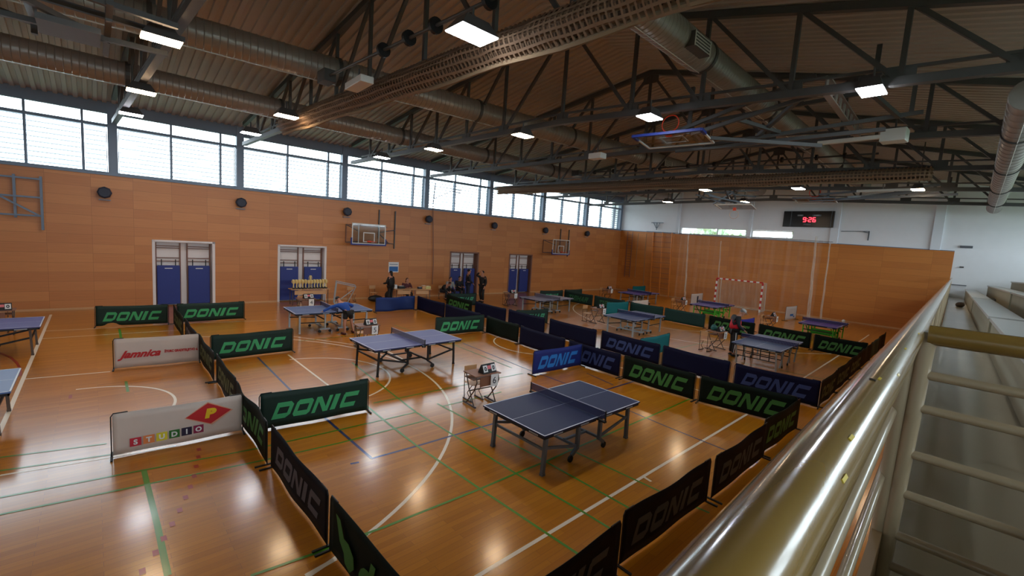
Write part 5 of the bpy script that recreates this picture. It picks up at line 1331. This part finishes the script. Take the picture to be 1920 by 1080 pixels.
SIT = dict(pelvis=(0, 0, .52), waist=(.0, 0, .68), chest=(.04, 0, .90), neck=(.06, 0, 1.05), head=(.09, 0, 1.19), sl=(.04, .19, .98), el=(.10, .24, .74), wl=(.32, .16, .68), sr=(.04, -.19, .98), er=(.10, -.24, .74), wr=(.32, -.16, .68),
           hl=(.06, .10, .51), kl=(.46, .13, .50), al=(.42, .13, .09), tl=(.58, .14, .05), hr=(.06, -.10, .51), kr=(.46, -.13, .50), ar=(.42, -.13, .09), tr=(.58, -.14, .05))
def sit(**k): d = dict(SIT); d.update(k); return d
blk = mat('black_tracksuit', (.05, .05, .06), .7); drk = mat('dark_navy_jacket', (.08, .09, .13), .7); red = mat('red_waistcoat', (.78, .08, .16), .65)
blu = mat('bright_blue_shirt', (.06, .28, .62), .7); mar = mat('maroon_top', (.30, .10, .13), .7); gry = mat('light_grey_hoodie', (.60, .60, .60), .8)
# boy in blue leaning across the table, back to the camera
B = pose(pelvis=(0, 0, .86), waist=(.13, .02, .98), chest=(.32, .06, 1.10), neck=(.44, .09, 1.20), head=(.56, .10, 1.28), sl=(.34, .24, 1.10), el=(.52, .48, .98), wl=(.62, .72, .84), sr=(.36, -.12, 1.14), er=(.22, -.34, 1.05), wr=(.42, -.42, .97),
         hl=(0, .1, .82), kl=(-.02, .15, .46), al=(-.12, .2, .09), tl=(.02, .24, .05), hr=(0, -.1, .82), kr=(.03, -.17, .46), ar=(-.05, -.22, .09), tr=(.1, -.26, .05))
person((6.62, 15.42, 0), R_(100), .92, B, dict(top=blu, bottom=blk, legs=.5, top_name='long_sleeved_shirt', shoe=mat('red_black_shoe', (.28, .08, .10), .5)), 'boy in a bright blue top and black shorts leaning over the blue table')
# man in red waistcoat
B = pose(pelvis=(0, 0, .95), waist=(0, 0, 1.10), chest=(.05, 0, 1.31), neck=(.11, 0, 1.45), head=(.20, 0, 1.57), el=(.05, .26, 1.12), wl=(.30, .20, 1.05), er=(.05, -.25, 1.10), wr=(.28, -.16, .95))
p_, J_ = person((17.3, 6.12, 0), R_(-50), 1.05, B, dict(top=drk, bottom=blk, hair=mat('grey_hair', (.45, .44, .43), .7), cap=mat('pale_grey_cap', (.72, .72, .72), .8), fat=1.2, face=(1, -.2, -.6)), 'man in a red waistcoat and pale cap standing by the lattice-leg table')
vj = [J_['pelvis']+V(0, 0, -.02), J_['waist'], J_['chest'], J_['chest']+(J_['neck']-J_['chest'])*.45]
skin_mesh('red_waistcoat', vj, [(0, 1), (1, 2), (2, 3)], [.235, .225, .205, .10], red, p_)
mb = MB()
for q in (1, -1):
    h, k_, a = J_['h'+('l' if q > 0 else 'r')], J_['k'+('l' if q > 0 else 'r')], J_['a'+('l' if q > 0 else 'r')]
    mb.bar(h+V(0, q*.10, -.05), k_+V(0, q*.078, 0), .02, .012); mb.bar(k_+V(0, q*.078, 0), a+V(0, q*.06, .06), .02, .012)
mb.build('side_stripe', M['paper'], p_)
# woman in black by the judges table
person((11.15, 20.85, 0), R_(120), 1.0, pose(el=(.1, .24, 1.12), wl=(.33, .2, 1.08)), dict(top=blk, bottom=blk, hair_len=.02, fat=1.3, top_name='coat'), 'person in black standing with back turned at the left end of the judges table')
WS = J3(.47, 0)
person((WS[0], WS[1]+.5, 0), R_(-95), .98, sit(el=(.14, .26, .76), wl=(.36, .1, .80), er=(.14, -.26, .76), wr=(.36, -.1, .80)), dict(top=mar, bottom=blk, hair=M['hair_brown'], hair_len=.06, top_name='sweater'), 'woman in a maroon top seated behind the judges table')
chair((WS[0], WS[1]+.55), R_(-95), 'plywood chair under the woman in maroon')
chair((14.95, 21.75), R_(-110), 'plywood chair under the stooping person in black'); chair((15.6, 21.95), R_(-92), 'plywood chair under the person in the grey hoodie'); chair((16.45, 22.2), R_(-85), 'plywood chair under the person in front of the blue mats')
person((14.95, 21.7, 0), R_(-80), 1.0, sit(waist=(.1, 0, .64), chest=(.30, 0, .80), neck=(.42, 0, .88), head=(.53, .02, .96), sl=(.3, .19, .84), sr=(.3, -.19, .84), el=(.42, .22, .62), wl=(.55, .1, .52), er=(.42, -.22, .62), wr=(.55, -.08, .5)), dict(top=blk, bottom=drk, hair=M['hair_brown'], face=(1, 0, -.7)), 'person in black seated and bent forward beside the judges table')
person((15.6, 21.9, 0), R_(-100), .98, sit(), dict(top=gry, bottom=drk, top_name='hoodie'), 'person in a light grey hoodie seated between two people in dark clothes')
person((16.45, 22.15, 0), R_(-95), 1.0, sit(), dict(top=drk, bottom=drk), 'person in a dark jacket seated in front of the blue mats of the third niche')
person((16.35, 21.1, 0), R_(-20), 1.05, pose(er=(.02, -.26, 1.12), wr=(.2, -.32, .95)), dict(top=drk, bottom=mat('dark_jeans', (.12, .14, .20), .8)), 'man in a dark jacket standing before the blue mats facing the seated people')
person((16.5, 19.95, 0), R_(190), 1.06, pose(er=(.16, -.30, 1.46), wr=(.14, -.12, 1.66), el=(-.02, .26, 1.12), wl=(.1, .26, .90), kl=(.04, .12, .5), ar=(-.1, -.1, .09), tr=(.05, -.12, .05)), dict(top=blk, bottom=blk), 'man in black standing alone with one hand raised to his forehead')

# ---- greenery outside, seen pale through the end windows
random.seed(9)
for (x, y, z, rad, lab) in ((42, 17, 4.2, 2.9, 'pale green tree outside the wider end window'), (43, 9.5, 4.4, 2.7, 'pale green tree outside the narrower end window')):
    r = empty('garden_tree', (x, y, 0), 0, lab, 'tree')
    MB().tube([(0, 0, 0), (.1, 0, z-1)], [.25, .15], 8).build('trunk', M['ladder_wood'], r)
    mb = MB()
    for i in range(420):
        d = Vector((random.gauss(0, 1), random.gauss(0, 1), random.gauss(0, .8))).normalized()*rad*random.uniform(.5, 1)
        Rr = Matrix.Rotation(random.uniform(0, 6.3), 3, d.normalized()); q = .28
        mb.add([Vector((0, 0, z))+d+Rr @ Vector(p) for p in ((-q, 0, -q), (q, 0, -q), (q*.6, .1, q), (-q*.6, .1, q))], [(0, 1, 2, 3)])
    mb.build('foliage', M['leaf'], r)
mb = MB(); mb.box((12, 9, -.45), (140, 140, .3)); struct(mb.build('terrain', mat('lawn', (.30, .40, .25), .9)))
